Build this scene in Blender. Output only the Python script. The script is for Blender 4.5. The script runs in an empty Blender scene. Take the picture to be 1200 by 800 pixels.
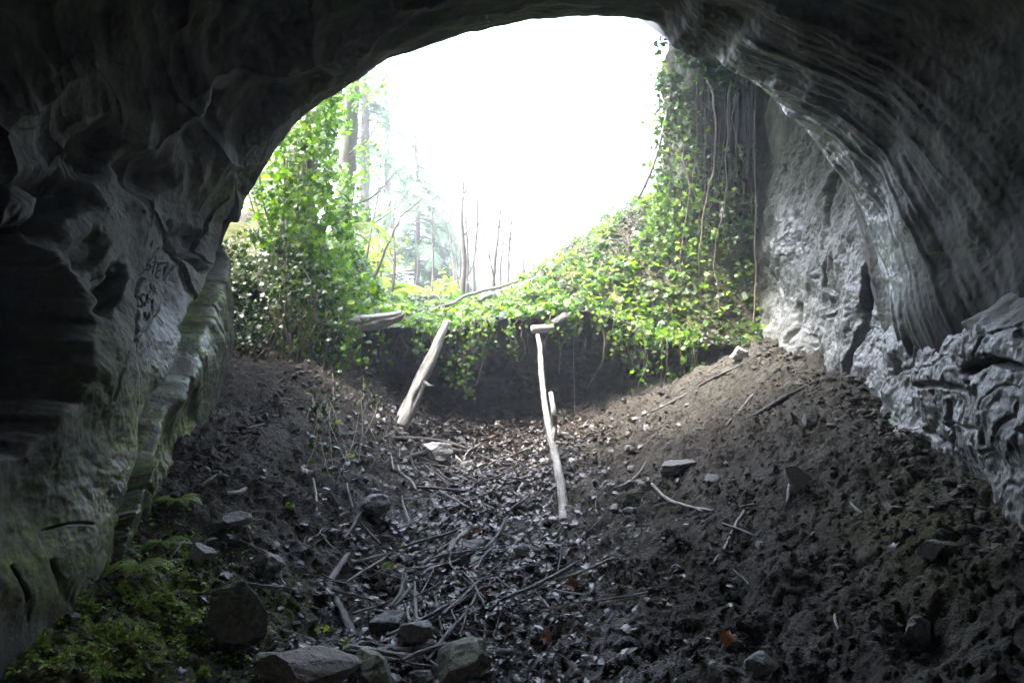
import bpy, math, random
import numpy as np
from mathutils import Vector

random.seed(7)
RNG = np.random.default_rng(11)
R = math.radians
F = 866.0                       # focal length in photo pixels (1200 wide)
EYE = np.array([0.0, 0.0, 1.6])
scene = bpy.context.scene
COL = scene.collection

# ------------------------------------------------------------------ noise
np.seterr(over="ignore")
_G = np.array([[1,1,0],[-1,1,0],[1,-1,0],[-1,-1,0],[1,0,1],[-1,0,1],[1,0,-1],[-1,0,-1],
               [0,1,1],[0,-1,1],[0,1,-1],[0,-1,-1],[1,1,0],[-1,1,0],[0,-1,1],[0,-1,-1]], dtype=np.float32)

def _hash(ix, iy, iz, seed):
    h = (ix.astype(np.uint32) * np.uint32(374761393) + iy.astype(np.uint32) * np.uint32(668265263)
         + iz.astype(np.uint32) * np.uint32(2246822519) + np.uint32((seed * 3266489917) & 0xffffffff))
    h = (h ^ (h >> np.uint32(13))) * np.uint32(1274126177)
    h = (h ^ (h >> np.uint32(16))) * np.uint32(2654435769)
    return h ^ (h >> np.uint32(15))

def perlin(x, y, z=0.0, seed=0):
    x, y, z = np.broadcast_arrays(np.asarray(x, np.float64), np.asarray(y, np.float64), np.asarray(z, np.float64))
    xi = np.floor(x).astype(np.int64); yi = np.floor(y).astype(np.int64); zi = np.floor(z).astype(np.int64)
    xf = (x - xi).astype(np.float32); yf = (y - yi).astype(np.float32); zf = (z - zi).astype(np.float32)
    fd = lambda t: t * t * t * (t * (t * 6 - 15) + 10)
    u, v, w = fd(xf), fd(yf), fd(zf)
    out = 0
    for dx in (0, 1):
        for dy in (0, 1):
            for dz in (0, 1):
                g = _G[_hash(xi + dx, yi + dy, zi + dz, seed) & np.uint32(15)]
                d = g[..., 0] * (xf - dx) + g[..., 1] * (yf - dy) + g[..., 2] * (zf - dz)
                out = out + d * (u if dx else 1 - u) * (v if dy else 1 - v) * (w if dz else 1 - w)
    return out

def fbm(x, y, z=0.0, oct=4, seed=0, gain=0.5):
    o, a, f = 0, 1.0, 1.0
    for i in range(oct):
        o = o + a * perlin(np.asarray(x) * f, np.asarray(y) * f, np.asarray(z) * f, seed + i)
        a *= gain; f *= 2.03
    return o

def ridged(x, y, z=0.0, oct=3, seed=0, gain=0.5):
    o, a, f = 0, 1.0, 1.0
    for i in range(oct):
        o = o + a * (1 - 2 * np.abs(perlin(np.asarray(x) * f, np.asarray(y) * f, np.asarray(z) * f, seed + i)))
        a *= gain; f *= 2.03
    return o

def worley(u, v, seed=0):
    u, v = np.broadcast_arrays(np.asarray(u, np.float64), np.asarray(v, np.float64))
    ui = np.floor(u).astype(np.int64); vi = np.floor(v).astype(np.int64)
    f1 = np.full(u.shape, 9.0); f2 = np.full(u.shape, 9.0); rid = np.zeros(u.shape)
    zz = np.zeros_like(ui)
    for dx in (-1, 0, 1):
        for dy in (-1, 0, 1):
            cx, cy = ui + dx, vi + dy
            h = _hash(cx, cy, zz, seed)
            px = cx + (h & np.uint32(1023)) / 1023.0
            py = cy + ((h >> np.uint32(10)) & np.uint32(1023)) / 1023.0
            d = np.hypot(u - px, v - py)
            near = d < f1
            f2 = np.where(near, f1, np.minimum(f2, d))
            rid = np.where(near, (h >> np.uint32(20)) / 4095.0, rid)
            f1 = np.where(near, d, f1)
    return f1, f2, rid

def sstep(a, b, x):
    t = np.clip((np.asarray(x, np.float64) - a) / (b - a), 0, 1)
    return t * t * (3 - 2 * t)

def gauss(px, py, cx, cy, rx, ry, ang=0.0):
    c, s = math.cos(ang), math.sin(ang)
    dx, dy = px - cx, py - cy
    a = (dx * c + dy * s) / rx; b = (-dx * s + dy * c) / ry
    return np.exp(-(a * a + b * b))

def seg_dist(px, py, pts):
    best = np.full(np.shape(px), 1e9); side = np.zeros(np.shape(px)); tt = np.zeros(np.shape(px))
    n = len(pts) - 1
    for i in range(n):
        ax, ay = pts[i][:2]; bx, by = pts[i + 1][:2]
        vx, vy = bx - ax, by - ay
        L2 = vx * vx + vy * vy + 1e-9
        t = np.clip(((px - ax) * vx + (py - ay) * vy) / L2, 0, 1)
        d = np.hypot(px - ax - t * vx, py - ay - t * vy)
        sd = (px - ax) * vy - (py - ay) * vx
        m = d < best
        best = np.where(m, d, best); side = np.where(m, np.sign(sd), side); tt = np.where(m, (i + t) / n, tt)
    return best, side, tt

def PX(px, py, Y):
    return np.array([(px - 600) / F * Y, Y, 1.6 + (400 - py) / F * Y])

def proj(x, y, z):
    ys = np.maximum(y, 0.05)
    return 600 + F * x / ys, 400 - F * (z - 1.6) / ys

# ------------------------------------------------------------------ mesh / object helpers
def tag(o, label=None, cat=None, group=None, kind=None):
    if label: o['label'] = label
    if cat: o['category'] = cat
    if group: o['group'] = group
    if kind: o['kind'] = kind
    return o

def empty(name, loc, label, cat, group=None):
    o = bpy.data.objects.new(name, None); COL.objects.link(o)
    o.location = tuple(float(v) for v in loc); o.empty_display_size = 0.1
    return tag(o, label, cat, group)

def make_mesh(name, V, polys, smooth=True, attrs=None):
    """V (n,3); polys: list of index arrays of shape (m,k)"""
    V = np.asarray(V, np.float32)
    me = bpy.data.meshes.new(name)
    polys = [np.asarray(p, np.int32) for p in polys if len(p)]
    loops = np.concatenate([p.ravel() for p in polys])
    tot = np.concatenate([np.full(len(p), p.shape[1], np.int32) for p in polys])
    start = np.concatenate([[0], np.cumsum(tot)[:-1]]).astype(np.int32)
    me.vertices.add(len(V)); me.vertices.foreach_set('co', V.ravel())
    me.loops.add(len(loops)); me.loops.foreach_set('vertex_index', loops)
    me.polygons.add(len(tot)); me.polygons.foreach_set('loop_start', start)
    me.polygons.foreach_set('use_smooth', np.full(len(tot), bool(smooth)))
    for k, a in (attrs or {}).items():
        a = np.asarray(a, np.float32)
        if a.ndim == 2:
            at = me.attributes.new(k, 'FLOAT_VECTOR', 'POINT'); at.data.foreach_set('vector', a.ravel())
        else:
            at = me.attributes.new(k, 'FLOAT', 'POINT'); at.data.foreach_set('value', a.ravel())
    me.update(calc_edges=True)
    me.validate()
    return me

def add_obj(name, V, polys, mat, parent=None, base=None, smooth=True, attrs=None):
    V = np.asarray(V, np.float64)
    off = np.zeros(3)
    if base is not None: off = np.asarray(base, float)
    elif parent is not None: off = np.array(parent.location) if parent.parent is None else np.array(parent.parent.location) + np.array(parent.location)
    me = make_mesh(name, V - off, polys, smooth, attrs)
    me.materials.append(mat)
    o = bpy.data.objects.new(name, me); COL.objects.link(o)
    if parent is not None: o.parent = parent
    elif base is not None: o.location = tuple(float(v) for v in off)
    return o

def grid_quads(n, m):
    i = np.arange(n * m).reshape(n, m)
    return np.stack([i[:-1, :-1], i[1:, :-1], i[1:, 1:], i[:-1, 1:]], -1).reshape(-1, 4)

def catmull(P, t):
    """P (k,d) control points, t in [0,k-1]"""
    P = np.asarray(P, float); n = len(P)
    t = np.asarray(t, float)
    i = np.clip(np.floor(t).astype(int), 0, n - 2); f = (t - i)[:, None]
    p0 = P[np.clip(i - 1, 0, n - 1)]; p1 = P[i]; p2 = P[i + 1]; p3 = P[np.clip(i + 2, 0, n - 1)]
    return 0.5 * (2 * p1 + (p2 - p0) * f + (2 * p0 - 5 * p1 + 4 * p2 - p3) * f ** 2 + (3 * p1 - p0 - 3 * p2 + p3) * f ** 3)

def tube_arrays(pts, r, sides=8, rough=0.0, smooth_n=None, seed=0, flat=1.0, grooves=0.0):
    """closed tube through pts (k,3) with radii r (k); returns V, quads, caps"""
    pts = np.asarray(pts, float); r = np.asarray(r, float) * np.ones(len(pts))
    if smooth_n:
        t = np.linspace(0, len(pts) - 1, smooth_n)
        r = np.interp(t, np.arange(len(pts)), r); pts = catmull(pts, t)
    n = len(pts)
    T = np.gradient(pts, axis=0); T /= np.linalg.norm(T, axis=1)[:, None] + 1e-9
    up = np.array([0.13, 0.21, 0.97]); 
    if abs(T[0] @ up) > 0.9: up = np.array([0.9, 0.3, 0.1])
    A = np.cross(T, up); A /= np.linalg.norm(A, axis=1)[:, None] + 1e-9
    B = np.cross(T, A)
    th = np.linspace(0, 2 * np.pi, sides, endpoint=False)
    arc = np.concatenate([[0], np.cumsum(np.linalg.norm(np.diff(pts, axis=0), axis=1))])
    rr = r[:, None] * np.ones(sides)
    if rough or grooves:
        c, s = np.cos(th)[None], np.sin(th)[None]
        k = 1.0 / max(r.max() * 2, 1e-3)
        nz = fbm(c * 1.2 + 0 * arc[:, None], s * 1.2 + 0 * arc[:, None], arc[:, None] * k * 0.7 + seed * 7.3, 3, seed)
        g = np.abs(perlin(c * 3 + 0 * arc[:, None], s * 3, arc[:, None] * k * 0.12 + seed * 3.1, seed + 5))
        rr = rr * (1 + rough * nz - grooves * sstep(0.12, 0.0, g))
    V = pts[:, None] + A[:, None] * (np.cos(th)[None, :, None] * rr[..., None]) + B[:, None] * (np.sin(th)[None, :, None] * rr[..., None] * flat)
    V = V.reshape(-1, 3)
    i = np.arange(n * sides).reshape(n, sides)
    j = np.roll(i, -1, axis=1)
    Q = np.stack([i[:-1], i[1:], j[1:], j[:-1]], -1).reshape(-1, 4)
    V = np.vstack([V, pts[0], pts[-1]])
    c0, c1 = n * sides, n * sides + 1
    T0 = np.stack([np.full(sides, c0), i[0], j[0]], -1)
    T1 = np.stack([np.full(sides, c1), j[-1], i[-1]], -1)
    global GRAIN
    sd = (seed * 1.37) % 9
    g = np.stack([np.cos(th)[None] * rr * 1.0, np.sin(th)[None] * rr, np.repeat(arc[:, None], sides, 1) * 0.10], -1).reshape(-1, 3) + sd
    GRAIN = np.vstack([g, g[0] * 0 + [sd, sd, sd], g[0] * 0 + [sd, sd, sd + arc[-1] * .1]])
    return V, Q, np.vstack([T0, T1])
GRAIN = None

class Soup:
    """collects vertex / polygon arrays into one mesh"""
    def __init__(s): s.V = []; s.P = {}; s.n = 0; s.A = []; s.Gr = []; s.gr = False
    def add(s, V, *polys, rnd=None):
        V = np.asarray(V, float)
        for p in polys:
            p = np.asarray(p)
            if len(p): s.P.setdefault(p.shape[1], []).append(p + s.n)
        s.V.append(V); s.n += len(V); s.Gr.append(np.zeros((len(V), 3)))
        s.A.append(np.full(len(V), random.random() if rnd is None else rnd) if np.ndim(rnd) == 0 else np.asarray(rnd))
        return s
    def tube(s, pts, r, sides=6, **k):
        V, Q, T = tube_arrays(pts, r, sides, **k); s.add(V, Q, T); s.Gr[-1] = GRAIN; s.gr = True; return s
    def build(s, name, mat, parent=None, base=None, smooth=True, attrs=None):
        at = {'rnd': np.concatenate(s.A)}; at.update(attrs or {})
        if s.gr: at['grain'] = np.vstack(s.Gr)
        return add_obj(name, np.vstack(s.V), [np.vstack(p) for p in s.P.values()], mat, parent, base, smooth, at)

def frames(normals, spin):
    """rotation matrices (n,3,3) whose z is the normal, spun by spin; columns are the local axes"""
    N = np.asarray(normals, float); N = N / (np.linalg.norm(N, axis=1)[:, None] + 1e-9)
    h = np.where(np.abs(N[:, 2:3]) < 0.9, np.array([[0, 0, 1.0]]), np.array([[1.0, 0, 0]]))
    A = np.cross(h, N); A /= np.linalg.norm(A, axis=1)[:, None] + 1e-9
    B = np.cross(N, A)
    c, s = np.cos(spin)[:, None], np.sin(spin)[:, None]
    X = A * c + B * s; Y = -A * s + B * c
    return np.stack([X, Y, N], -1)

def scatter(soup, tv, polys, pos, rot, scale):
    """many copies of a small template in one go; adds to soup with a random value per copy"""
    tv = np.asarray(tv, float); n = len(pos)
    if n == 0: return
    sc = np.asarray(scale, float)
    if sc.ndim == 1: sc = sc[:, None] * np.ones(3)
    V = np.einsum('nij,nkj->nki', rot, tv[None] * sc[:, None, :]) + np.asarray(pos)[:, None]
    k = len(tv); off = (np.arange(n) * k)[:, None, None]
    P = [(np.asarray(p)[None] + off).reshape(-1, np.asarray(p).shape[1]) for p in polys]
    soup.add(V.reshape(-1, 3), *P, rnd=np.repeat(RNG.random(n), k))

# ------------------------------------------------------------------ materials
def new_mat(name):
    m = bpy.data.materials.new(name); m.use_nodes = True
    nt = m.node_tree; nt.nodes.clear()
    return m, nt

class NT:
    def __init__(s, nt): s.nt = nt
    def n(s, typ, **k):
        nd = s.nt.nodes.new(typ)
        ins = k.pop('ins', {})
        for a, v in k.items(): setattr(nd, a, v)
        for a, v in ins.items():
            sock = nd.inputs[a]
            if hasattr(v, 'is_linked') or isinstance(v, bpy.types.NodeSocket): s.nt.links.new(v, sock)
            else: sock.default_value = v
        return nd
    def attr(s, name): return s.n('ShaderNodeAttribute', attribute_name=name).outputs['Fac']
    def noise(s, scale, detail=5, rough=0.6, vec=None, dist=0.0):
        i = {'Scale': scale, 'Detail': detail, 'Roughness': rough, 'Distortion': dist}
        if vec is not None: i['Vector'] = vec
        return s.n('ShaderNodeTexNoise', ins=i).outputs['Fac']
    def voro(s, scale, vec=None, feature='F1'):
        i = {'Scale': scale}
        if vec is not None: i['Vector'] = vec
        return s.n('ShaderNodeTexVoronoi', feature=feature, ins=i).outputs['Distance']
    def ramp(s, fac, stops):
        r = s.n('ShaderNodeValToRGB', ins={'Fac': fac})
        el = r.color_ramp.elements
        while len(el) < len(stops): el.new(0.5)
        for e, (p, c) in zip(el, stops):
            e.position = p; e.color = (*c, 1) if len(c) == 3 else c
        return r.outputs['Color']
    def math(s, op, a, b=0.0, clamp=False):
        return s.n('ShaderNodeMath', operation=op, use_clamp=clamp, ins={0: a, 1: b}).outputs[0]
    def maprange(s, v, a, b, c, d):
        return s.n('ShaderNodeMapRange', ins={0: v, 1: a, 2: b, 3: c, 4: d}).outputs[0]
    def mix(s, fac, a, b, mode='MIX'):
        nd = s.n('ShaderNodeMix', data_type='RGBA', blend_type=mode)
        for idx, v in ((0, fac), (6, a), (7, b)):
            sk = nd.inputs[idx]
            if isinstance(v, bpy.types.NodeSocket): s.nt.links.new(v, sk)
            else: sk.default_value = v if np.ndim(v) == 0 else ((*v, 1) if len(v) == 3 else v)
        return nd.outputs[2]
    def pos(s): return s.n('ShaderNodeNewGeometry').outputs['Position']
    def scaled(s, vec, sc):
        return s.n('ShaderNodeMapping', ins={'Vector': vec, 'Scale': sc}).outputs[0]
    def bump(s, h, strength, dist, normal=None):
        i = {'Height': h, 'Strength': strength, 'Distance': dist}
        if normal is not None: i['Normal'] = normal
        return s.n('ShaderNodeBump', ins=i).outputs[0]
    def out(s, surf): s.n('ShaderNodeOutputMaterial', ins={'Surface': surf})
    def pbsdf(s, color, rough, normal=None, spec=0.5, **k):
        i = {'Base Color': color if isinstance(color, bpy.types.NodeSocket) else (*color, 1), 'Roughness': rough, 'Specular IOR Level': spec}
        if normal is not None: i['Normal'] = normal
        i.update(k)
        return s.n('ShaderNodeBsdfPrincipled', ins=i).outputs[0]

def rock_material(name, dark, light, mosscol=(0.15, 0.19, 0.022), streak=(3, 3, 0.7)):
    m, nt = new_mat(name); T = NT(nt)
    p = T.pos()
    n1 = T.noise(1.6, 6, 0.62, p)
    n2 = T.noise(7.0, 6, 0.7, T.scaled(p, streak))
    n3 = T.noise(38.0, 4, 0.7, p)
    base = T.ramp(T.math('ADD', T.math('MULTIPLY', n1, 0.5), T.math('MULTIPLY', n2, 0.5)),
                  [(0.30, dark), (0.50, tuple(0.5 * (a + b) for a, b in zip(dark, light))), (0.68, light)])
    base = T.mix(0.55, base, T.ramp(n3, [(0.3, (0.45, 0.45, 0.45)), (0.7, (1.25, 1.22, 1.18))]), 'MULTIPLY')
    stain = T.maprange(T.noise(4.0, 5, 0.65, T.scaled(p, (1.6, 1.6, 0.35))), 0.52, 0.66, 0, 0.6)
    base = T.mix(stain, base, (0.045, 0.043, 0.040))
    base = T.mix(T.math('MULTIPLY', T.attr('upper_dark'), 0.94), base, (0.012, 0.011, 0.011))  # dark tone on the upper part of the outer wall
    moss = T.attr('moss')
    mfac = T.math('MULTIPLY', moss, T.maprange(T.noise(11, 6, 0.72, p), 0.38, 0.60, 0.15, 1.0), True)
    mc = T.ramp(T.noise(25, 3, 0.6, p), [(0.3, tuple(c * 0.55 for c in mosscol)), (0.7, tuple(c * 1.5 for c in mosscol))])
    base = T.mix(mfac, base, mc)
    base = T.mix(T.math('MULTIPLY', T.attr('vault_shade'), T.maprange(n2, 0.35, 0.62, 1.0, 0.55)), base, (0.022, 0.021, 0.020))  # shade inside the vault painted into the rock colour
    wet = T.attr('wet')
    base = T.mix(T.math('MULTIPLY', wet, 0.25), base, (0.07, 0.075, 0.08))
    wn = T.math('MULTIPLY', wet, T.maprange(T.noise(9, 5, 0.75, p), 0.38, 0.60, 0.25, 1.0), True)
    rough = T.maprange(wn, 0, 1, 0.80, 0.15)
    h = T.math('ADD', T.math('MULTIPLY', T.noise(16, 8, 0.72, p), 1.0), T.math('MULTIPLY', T.voro(34, p), 0.22))
    h = T.math('ADD', h, T.math('MULTIPLY', T.noise(80, 4, 0.7, p), 0.22))
    nb = T.bump(h, T.maprange(T.attr('vault_shade'), 0, 0.6, 0.5, 0.22), 0.026)
    T.out(T.pbsdf(base, rough, nb, T.maprange(wn, 0, 1, 0.10, 0.75)))
    return m

M = {}
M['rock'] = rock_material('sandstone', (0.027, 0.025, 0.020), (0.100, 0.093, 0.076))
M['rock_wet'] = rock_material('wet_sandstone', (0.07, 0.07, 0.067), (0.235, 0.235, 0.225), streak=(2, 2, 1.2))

def ground_material():
    m, nt = new_mat('cave_floor_soil'); T = NT(nt)
    p = T.pos()
    n1 = T.noise(2.2, 6, 0.65, p); n2 = T.noise(14, 6, 0.7, p); n3 = T.noise(70, 4, 0.7, p)
    mud = T.ramp(T.math('ADD', T.math('MULTIPLY', n1, 0.5), T.math('MULTIPLY', n2, 0.5)),
                 [(0.32, (0.034, 0.031, 0.025)), (0.5, (0.080, 0.072, 0.058)), (0.68, (0.145, 0.132, 0.107))])
    mud = T.mix(0.6, mud, T.ramp(n3, [(0.3, (0.5, 0.5, 0.5)), (0.7, (1.3, 1.3, 1.28))]), 'MULTIPLY')
    lit = T.attr('litter')
    lc = T.ramp(T.voro(30, p), [(0.1, (0.016, 0.012, 0.009)), (0.6, (0.045, 0.034, 0.025))])
    col = T.mix(T.math('MULTIPLY', lit, 0.8), mud, lc)
    moss = T.math('MULTIPLY', T.attr('moss'), T.maprange(T.noise(16, 6, 0.72, p), 0.36, 0.52, 0.15, 1), True)
    col = T.mix(moss, col, T.ramp(n3, [(0.3, (0.11, 0.145, 0.018)), (0.7, (0.28, 0.34, 0.05))]))
    wet = T.math('MULTIPLY', T.attr('wet'), T.maprange(T.noise(6, 5, 0.7, p), 0.40, 0.58, 0.1, 1), True)
    rough = T.maprange(wet, 0, 1, 0.88, 0.24)
    h = T.math('ADD', T.noise(22, 8, 0.8, p), T.math('MULTIPLY', T.voro(60, p), 0.35))
    h = T.math('ADD', h, T.math('MULTIPLY', T.voro(130, p), 0.2))
    nb = T.bump(h, 1.0, 0.04)
    T.out(T.pbsdf(col, rough, nb, T.maprange(wet, 0, 1, 0.08, 0.6)))
    return m
M['ground'] = ground_material()

def leaf_material(name, stops, trans=0.4, rough=0.35, tcol=None, spec=0.28):
    m, nt = new_mat(name); T = NT(nt)
    r = T.attr('rnd')
    col = T.ramp(r, stops)
    col = T.mix(0.5, col, T.ramp(T.noise(60, 3, 0.6, T.pos()), [(0.3, (0.6, 0.6, 0.6)), (0.7, (1.3, 1.3, 1.3))]), 'MULTIPLY')
    nb = T.bump(T.noise(90, 3, 0.6, T.pos()), 0.4, 0.006)
    b = T.pbsdf(col, rough, nb, spec)
    if trans > 0:
        tc = T.mix(1.0, col, tcol or (1.5, 1.7, 0.6), 'MULTIPLY')
        tr = T.n('ShaderNodeBsdfTranslucent', ins={'Color': tc}).outputs[0]
        mx = T.n('ShaderNodeMixShader', ins={0: trans, 1: b, 2: tr}).outputs[0]
        T.out(mx)
    else: T.out(b)
    return m
M['ivy'] = leaf_material('ivy_leaf', [(0.0, (0.025, 0.06, 0.010)), (0.3, (0.05, 0.11, 0.015)), (0.6, (0.095, 0.19, 0.02)), (0.88, (0.16, 0.27, 0.026)), (1.0, (0.24, 0.30, 0.03))], 0.45, 0.42)
M['ivy_shaded'] = leaf_material('shaded_ivy_leaf', [(0.0, (0.012, 0.026, 0.008)), (0.7, (0.026, 0.052, 0.012)), (1.0, (0.06, 0.11, 0.02))], 0.25, 0.3)  # shaded copy of the ivy leaf, shade put into its colour
M['litter'] = leaf_material('dead_leaf', [(0.0, (0.014, 0.011, 0.009)), (0.6, (0.034, 0.026, 0.020)), (0.93, (0.065, 0.048, 0.036)), (1.0, (0.12, 0.055, 0.03))], 0.05, 0.38, (1, 0.8, 0.6), 0.4)
M['orange_leaf'] = leaf_material('orange_leaf', [(0.0, (0.20, 0.065, 0.02)), (1.0, (0.28, 0.10, 0.03))], 0.2, 0.4, (1, 0.8, 0.6))
M['fern'] = leaf_material('fern_frond', [(0.0, (0.10, 0.18, 0.02)), (1.0, (0.22, 0.30, 0.03))], 0.4, 0.5)
M['needle'] = leaf_material('conifer_needles', [(0.0, (0.035, 0.075, 0.035)), (1.0, (0.08, 0.13, 0.06))], 0.25, 0.5, (1.0, 1.2, 0.8))
M['weed'] = leaf_material('small_leaf', [(0.0, (0.13, 0.22, 0.02)), (1.0, (0.34, 0.42, 0.05))], 0.4, 0.5)
M['clod'] = leaf_material('soil_clod', [(0.0, (0.030, 0.027, 0.021)), (1.0, (0.115, 0.103, 0.082))], 0, 0.9)

def wood_material(name, dark, light, rough=0.7, moss=0.0, wet=False):
    m, nt = new_mat(name); T = NT(nt)
    tc = T.n('ShaderNodeTexCoord').outputs['Object']
    gr = T.n('ShaderNodeAttribute', attribute_name='grain').outputs['Vector']
    n1 = T.noise(9, 6, 0.7, tc); n2 = T.noise(70, 6, 0.75, gr); n3 = T.noise(26, 4, 0.6, gr)
    col = T.ramp(T.math('ADD', T.math('MULTIPLY', n1, 0.35), T.math('ADD', T.math('MULTIPLY', n2, 0.35), T.math('MULTIPLY', n3, 0.3))), [(0.38, dark), (0.62, light)])
    col = T.mix(T.maprange(n3, 0.33, 0.40, 0.75, 0.0), col, tuple(c * 0.35 for c in dark))
    col = T.mix(T.maprange(T.noise(3.5, 5, 0.7, tc), 0.40, 0.66, 0.0, 0.62), col, tuple(c * 0.55 for c in dark))
    if moss > 0:
        gz = T.n('ShaderNodeSeparateXYZ', ins={0: T.n('ShaderNodeNewGeometry').outputs['Normal']}).outputs[2]
        mf = T.math('MULTIPLY', T.maprange(gz, 0.0, 0.8, 0.1, 1), T.maprange(T.noise(7, 5, 0.7, tc), 0.45, 0.6, 0, moss), True)
        col = T.mix(mf, col, (0.11, 0.15, 0.03))
    nb = T.bump(T.math('ADD', T.math('ADD', n2, n3), T.math('MULTIPLY', T.noise(120, 3, 0.7, tc), 0.5)), 0.8, 0.014)
    T.out(T.pbsdf(col, rough, nb, 0.35))
    return m
M['pale_wood'] = wood_material('weathered_pale_wood', (0.19, 0.18, 0.16), (0.50, 0.48, 0.44), 0.6)
M['grey_wood'] = wood_material('grey_stick_wood', (0.10, 0.093, 0.083), (0.30, 0.28, 0.25), 0.38)
M['dark_wood'] = wood_material('wet_dark_wood', (0.022, 0.019, 0.016), (0.085, 0.075, 0.065), 0.33)
M['bark'] = wood_material('mossy_bark', (0.05, 0.042, 0.033), (0.16, 0.14, 0.11), 0.85, moss=0.8)
M['bare'] = wood_material('bare_twig_bark', (0.07, 0.058, 0.05), (0.18, 0.155, 0.135), 0.7)
M['alder'] = wood_material('alder_bark', (0.15, 0.15, 0.14), (0.36, 0.36, 0.34), 0.8, moss=0.4)
M['vine'] = wood_material('vine_stem', (0.09, 0.07, 0.05), (0.26, 0.21, 0.15), 0.7)

def stone_material(name, dark, light, moss=0.0, rough=0.6):
    m, nt = new_mat(name); T = NT(nt)
    tc = T.n('ShaderNodeTexCoord').outputs['Object']
    n1 = T.noise(6, 6, 0.7, tc); n2 = T.noise(45, 5, 0.7, tc)
    col = T.ramp(T.math('ADD', T.math('MULTIPLY', n1, 0.5), T.math('MULTIPLY', n2, 0.5)), [(0.36, dark), (0.64, light)])
    if moss > 0:
        gz = T.n('ShaderNodeSeparateXYZ', ins={0: T.n('ShaderNodeNewGeometry').outputs['Normal']}).outputs[2]
        mf = T.math('MULTIPLY', T.maprange(gz, -0.1, 0.7, 0.0, 1), T.maprange(T.noise(9, 5, 0.7, tc), 0.40, 0.58, 0, moss), True)
        col = T.mix(mf, col, (0.10, 0.125, 0.03))
    nb = T.bump(T.math('ADD', n2, T.noise(14, 6, 0.7, tc)), 0.7, 0.02)
    T.out(T.pbsdf(col, rough, nb, 0.5))
    return m
M['stone'] = stone_material('grey_stone', (0.06, 0.058, 0.052), (0.17, 0.165, 0.15))
M['stone_pale'] = stone_material('pale_stone', (0.16, 0.158, 0.15), (0.34, 0.335, 0.32), 0, 0.45)
M['stone_moss'] = stone_material('mossy_stone', (0.045, 0.042, 0.036), (0.13, 0.12, 0.10), 0.85, 0.7)
M['stone_brown'] = stone_material('brown_sandstone', (0.06, 0.047, 0.036), (0.17, 0.135, 0.10), 0, 0.6)

# ------------------------------------------------------------------ terrain functions
def yledge(x):
    x = np.asarray(x, float)
    return 7.88 + 0.10 * perlin(x * 1.3, 3.1, 0, 40) + 0.07 * perlin(x * 4.1, 1.1, 0, 41) - 0.25 * sstep(-1.5, -2.2, x) - 0.22 * sstep(1.0, 1.8, x)

def zfloor(x, y):
    x, y = np.broadcast_arrays(np.asarray(x, float), np.asarray(y, float))
    yc = np.clip(y, -8, 9.0)
    c = np.where(yc > 3.4, 0.145 * (yc - 3.4) + 0.0016 * (yc - 3.4) ** 2, 0.03 * (yc - 3.4))
    xr = x - (-0.32 + 0.05 * (yc - 4))
    right = 0.66 * sstep(0.15, 2.9, xr) * (0.9 + 0.06 * (yc - 4)) + 0.25 * sstep(1.7, 3.2, xr)
    left = (0.36 + 0.12 * np.clip(yc - 3.0, 0, 4)) * sstep(0.35, 1.9, -xr)
    return c + right + left

def ztop(x, y):
    x, y = np.broadcast_arrays(np.asarray(x, float), np.asarray(y, float))
    d = y - yledge(x)
    z = 1.70 + 0.19 * np.clip(d, 0, 2.3) + 0.01 * np.clip(d - 2.3, 0, 60)
    z = z + np.clip(0.62 * sstep(-0.5, 0.9, x) + 0.75 * sstep(0.5, 1.9, x), 0, 2) * sstep(-0.35, 1.75, d)
    z = z + 0.75 * sstep(-1.65, -2.25, x) * sstep(-0.2, 0.4, d) + 0.4 * sstep(-1.9, -3.2, x)
    z = z - 0.33 * sstep(0.95, 1.6, x) * sstep(0.9, 0.0, d)
    z = z + 0.10 * sstep(-0.9, -0.3, x) * sstep(0.3, 0.0, d)
    far = sstep(10.6, 12.5, y)
    z = z * (1 - far) + far * np.minimum(z, 2.25 + 0.012 * (y - 12))
    return z

def dfloor(x, y):
    x, y = np.broadcast_arrays(np.asarray(x, float), np.asarray(y, float))
    mud = np.maximum(sstep(0.1, 0.9, x), 0.75 * sstep(-0.7, -1.2, x))
    d = 0.085 * fbm(x * 1.3, y * 1.3, 0, 3, 50) + 0.045 * fbm(x * 4.5, y * 4.5, 0, 4, 53, 0.6)
    wx, wy = x + 0.05 * perlin(x * 7, y * 7, 0, 58), y + 0.05 * perlin(x * 7, y * 7, 4.4, 59)
    f1, f2, r = worley(wx * 8.5, wy * 7, 60)
    d = d + (0.022 + 0.018 * mud) * (np.clip(f2 - f1, 0, 0.35) / 0.35) * (0.2 + 0.8 * r) * sstep(-0.25, 0.3, fbm(x * 2, y * 2, 7.7, 2, 61))
    f1, f2, r = worley(wx * 21, wy * 17, 62)
    d = d + (0.010 + 0.007 * mud) * (np.clip(f2 - f1, 0, 0.4) / 0.4) * r
    d = d + 0.020 * ridged(wx * 3.2 + wy * 1.6, wy * 6.5, 0, 3, 63) * (0.4 + 0.6 * mud) + 0.015 * fbm(x * 19, y * 19, 0, 3, 66)
    f1, f2, r = worley(wx * 38, wy * 30, 69)
    d = d + 0.009 * (np.clip(f2 - f1, 0, 0.4) / 0.4) * r * sstep(-0.3, 0.2, fbm(x * 3, y * 3, 1.1, 2, 68))
    return d

def dtop(x, y):
    return 0.10 * fbm(np.asarray(x) * 1.6, np.asarray(y) * 1.6, 3.3, 3, 70) + 0.03 * fbm(np.asarray(x) * 7, np.asarray(y) * 7, 3.3, 3, 73)

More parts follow.
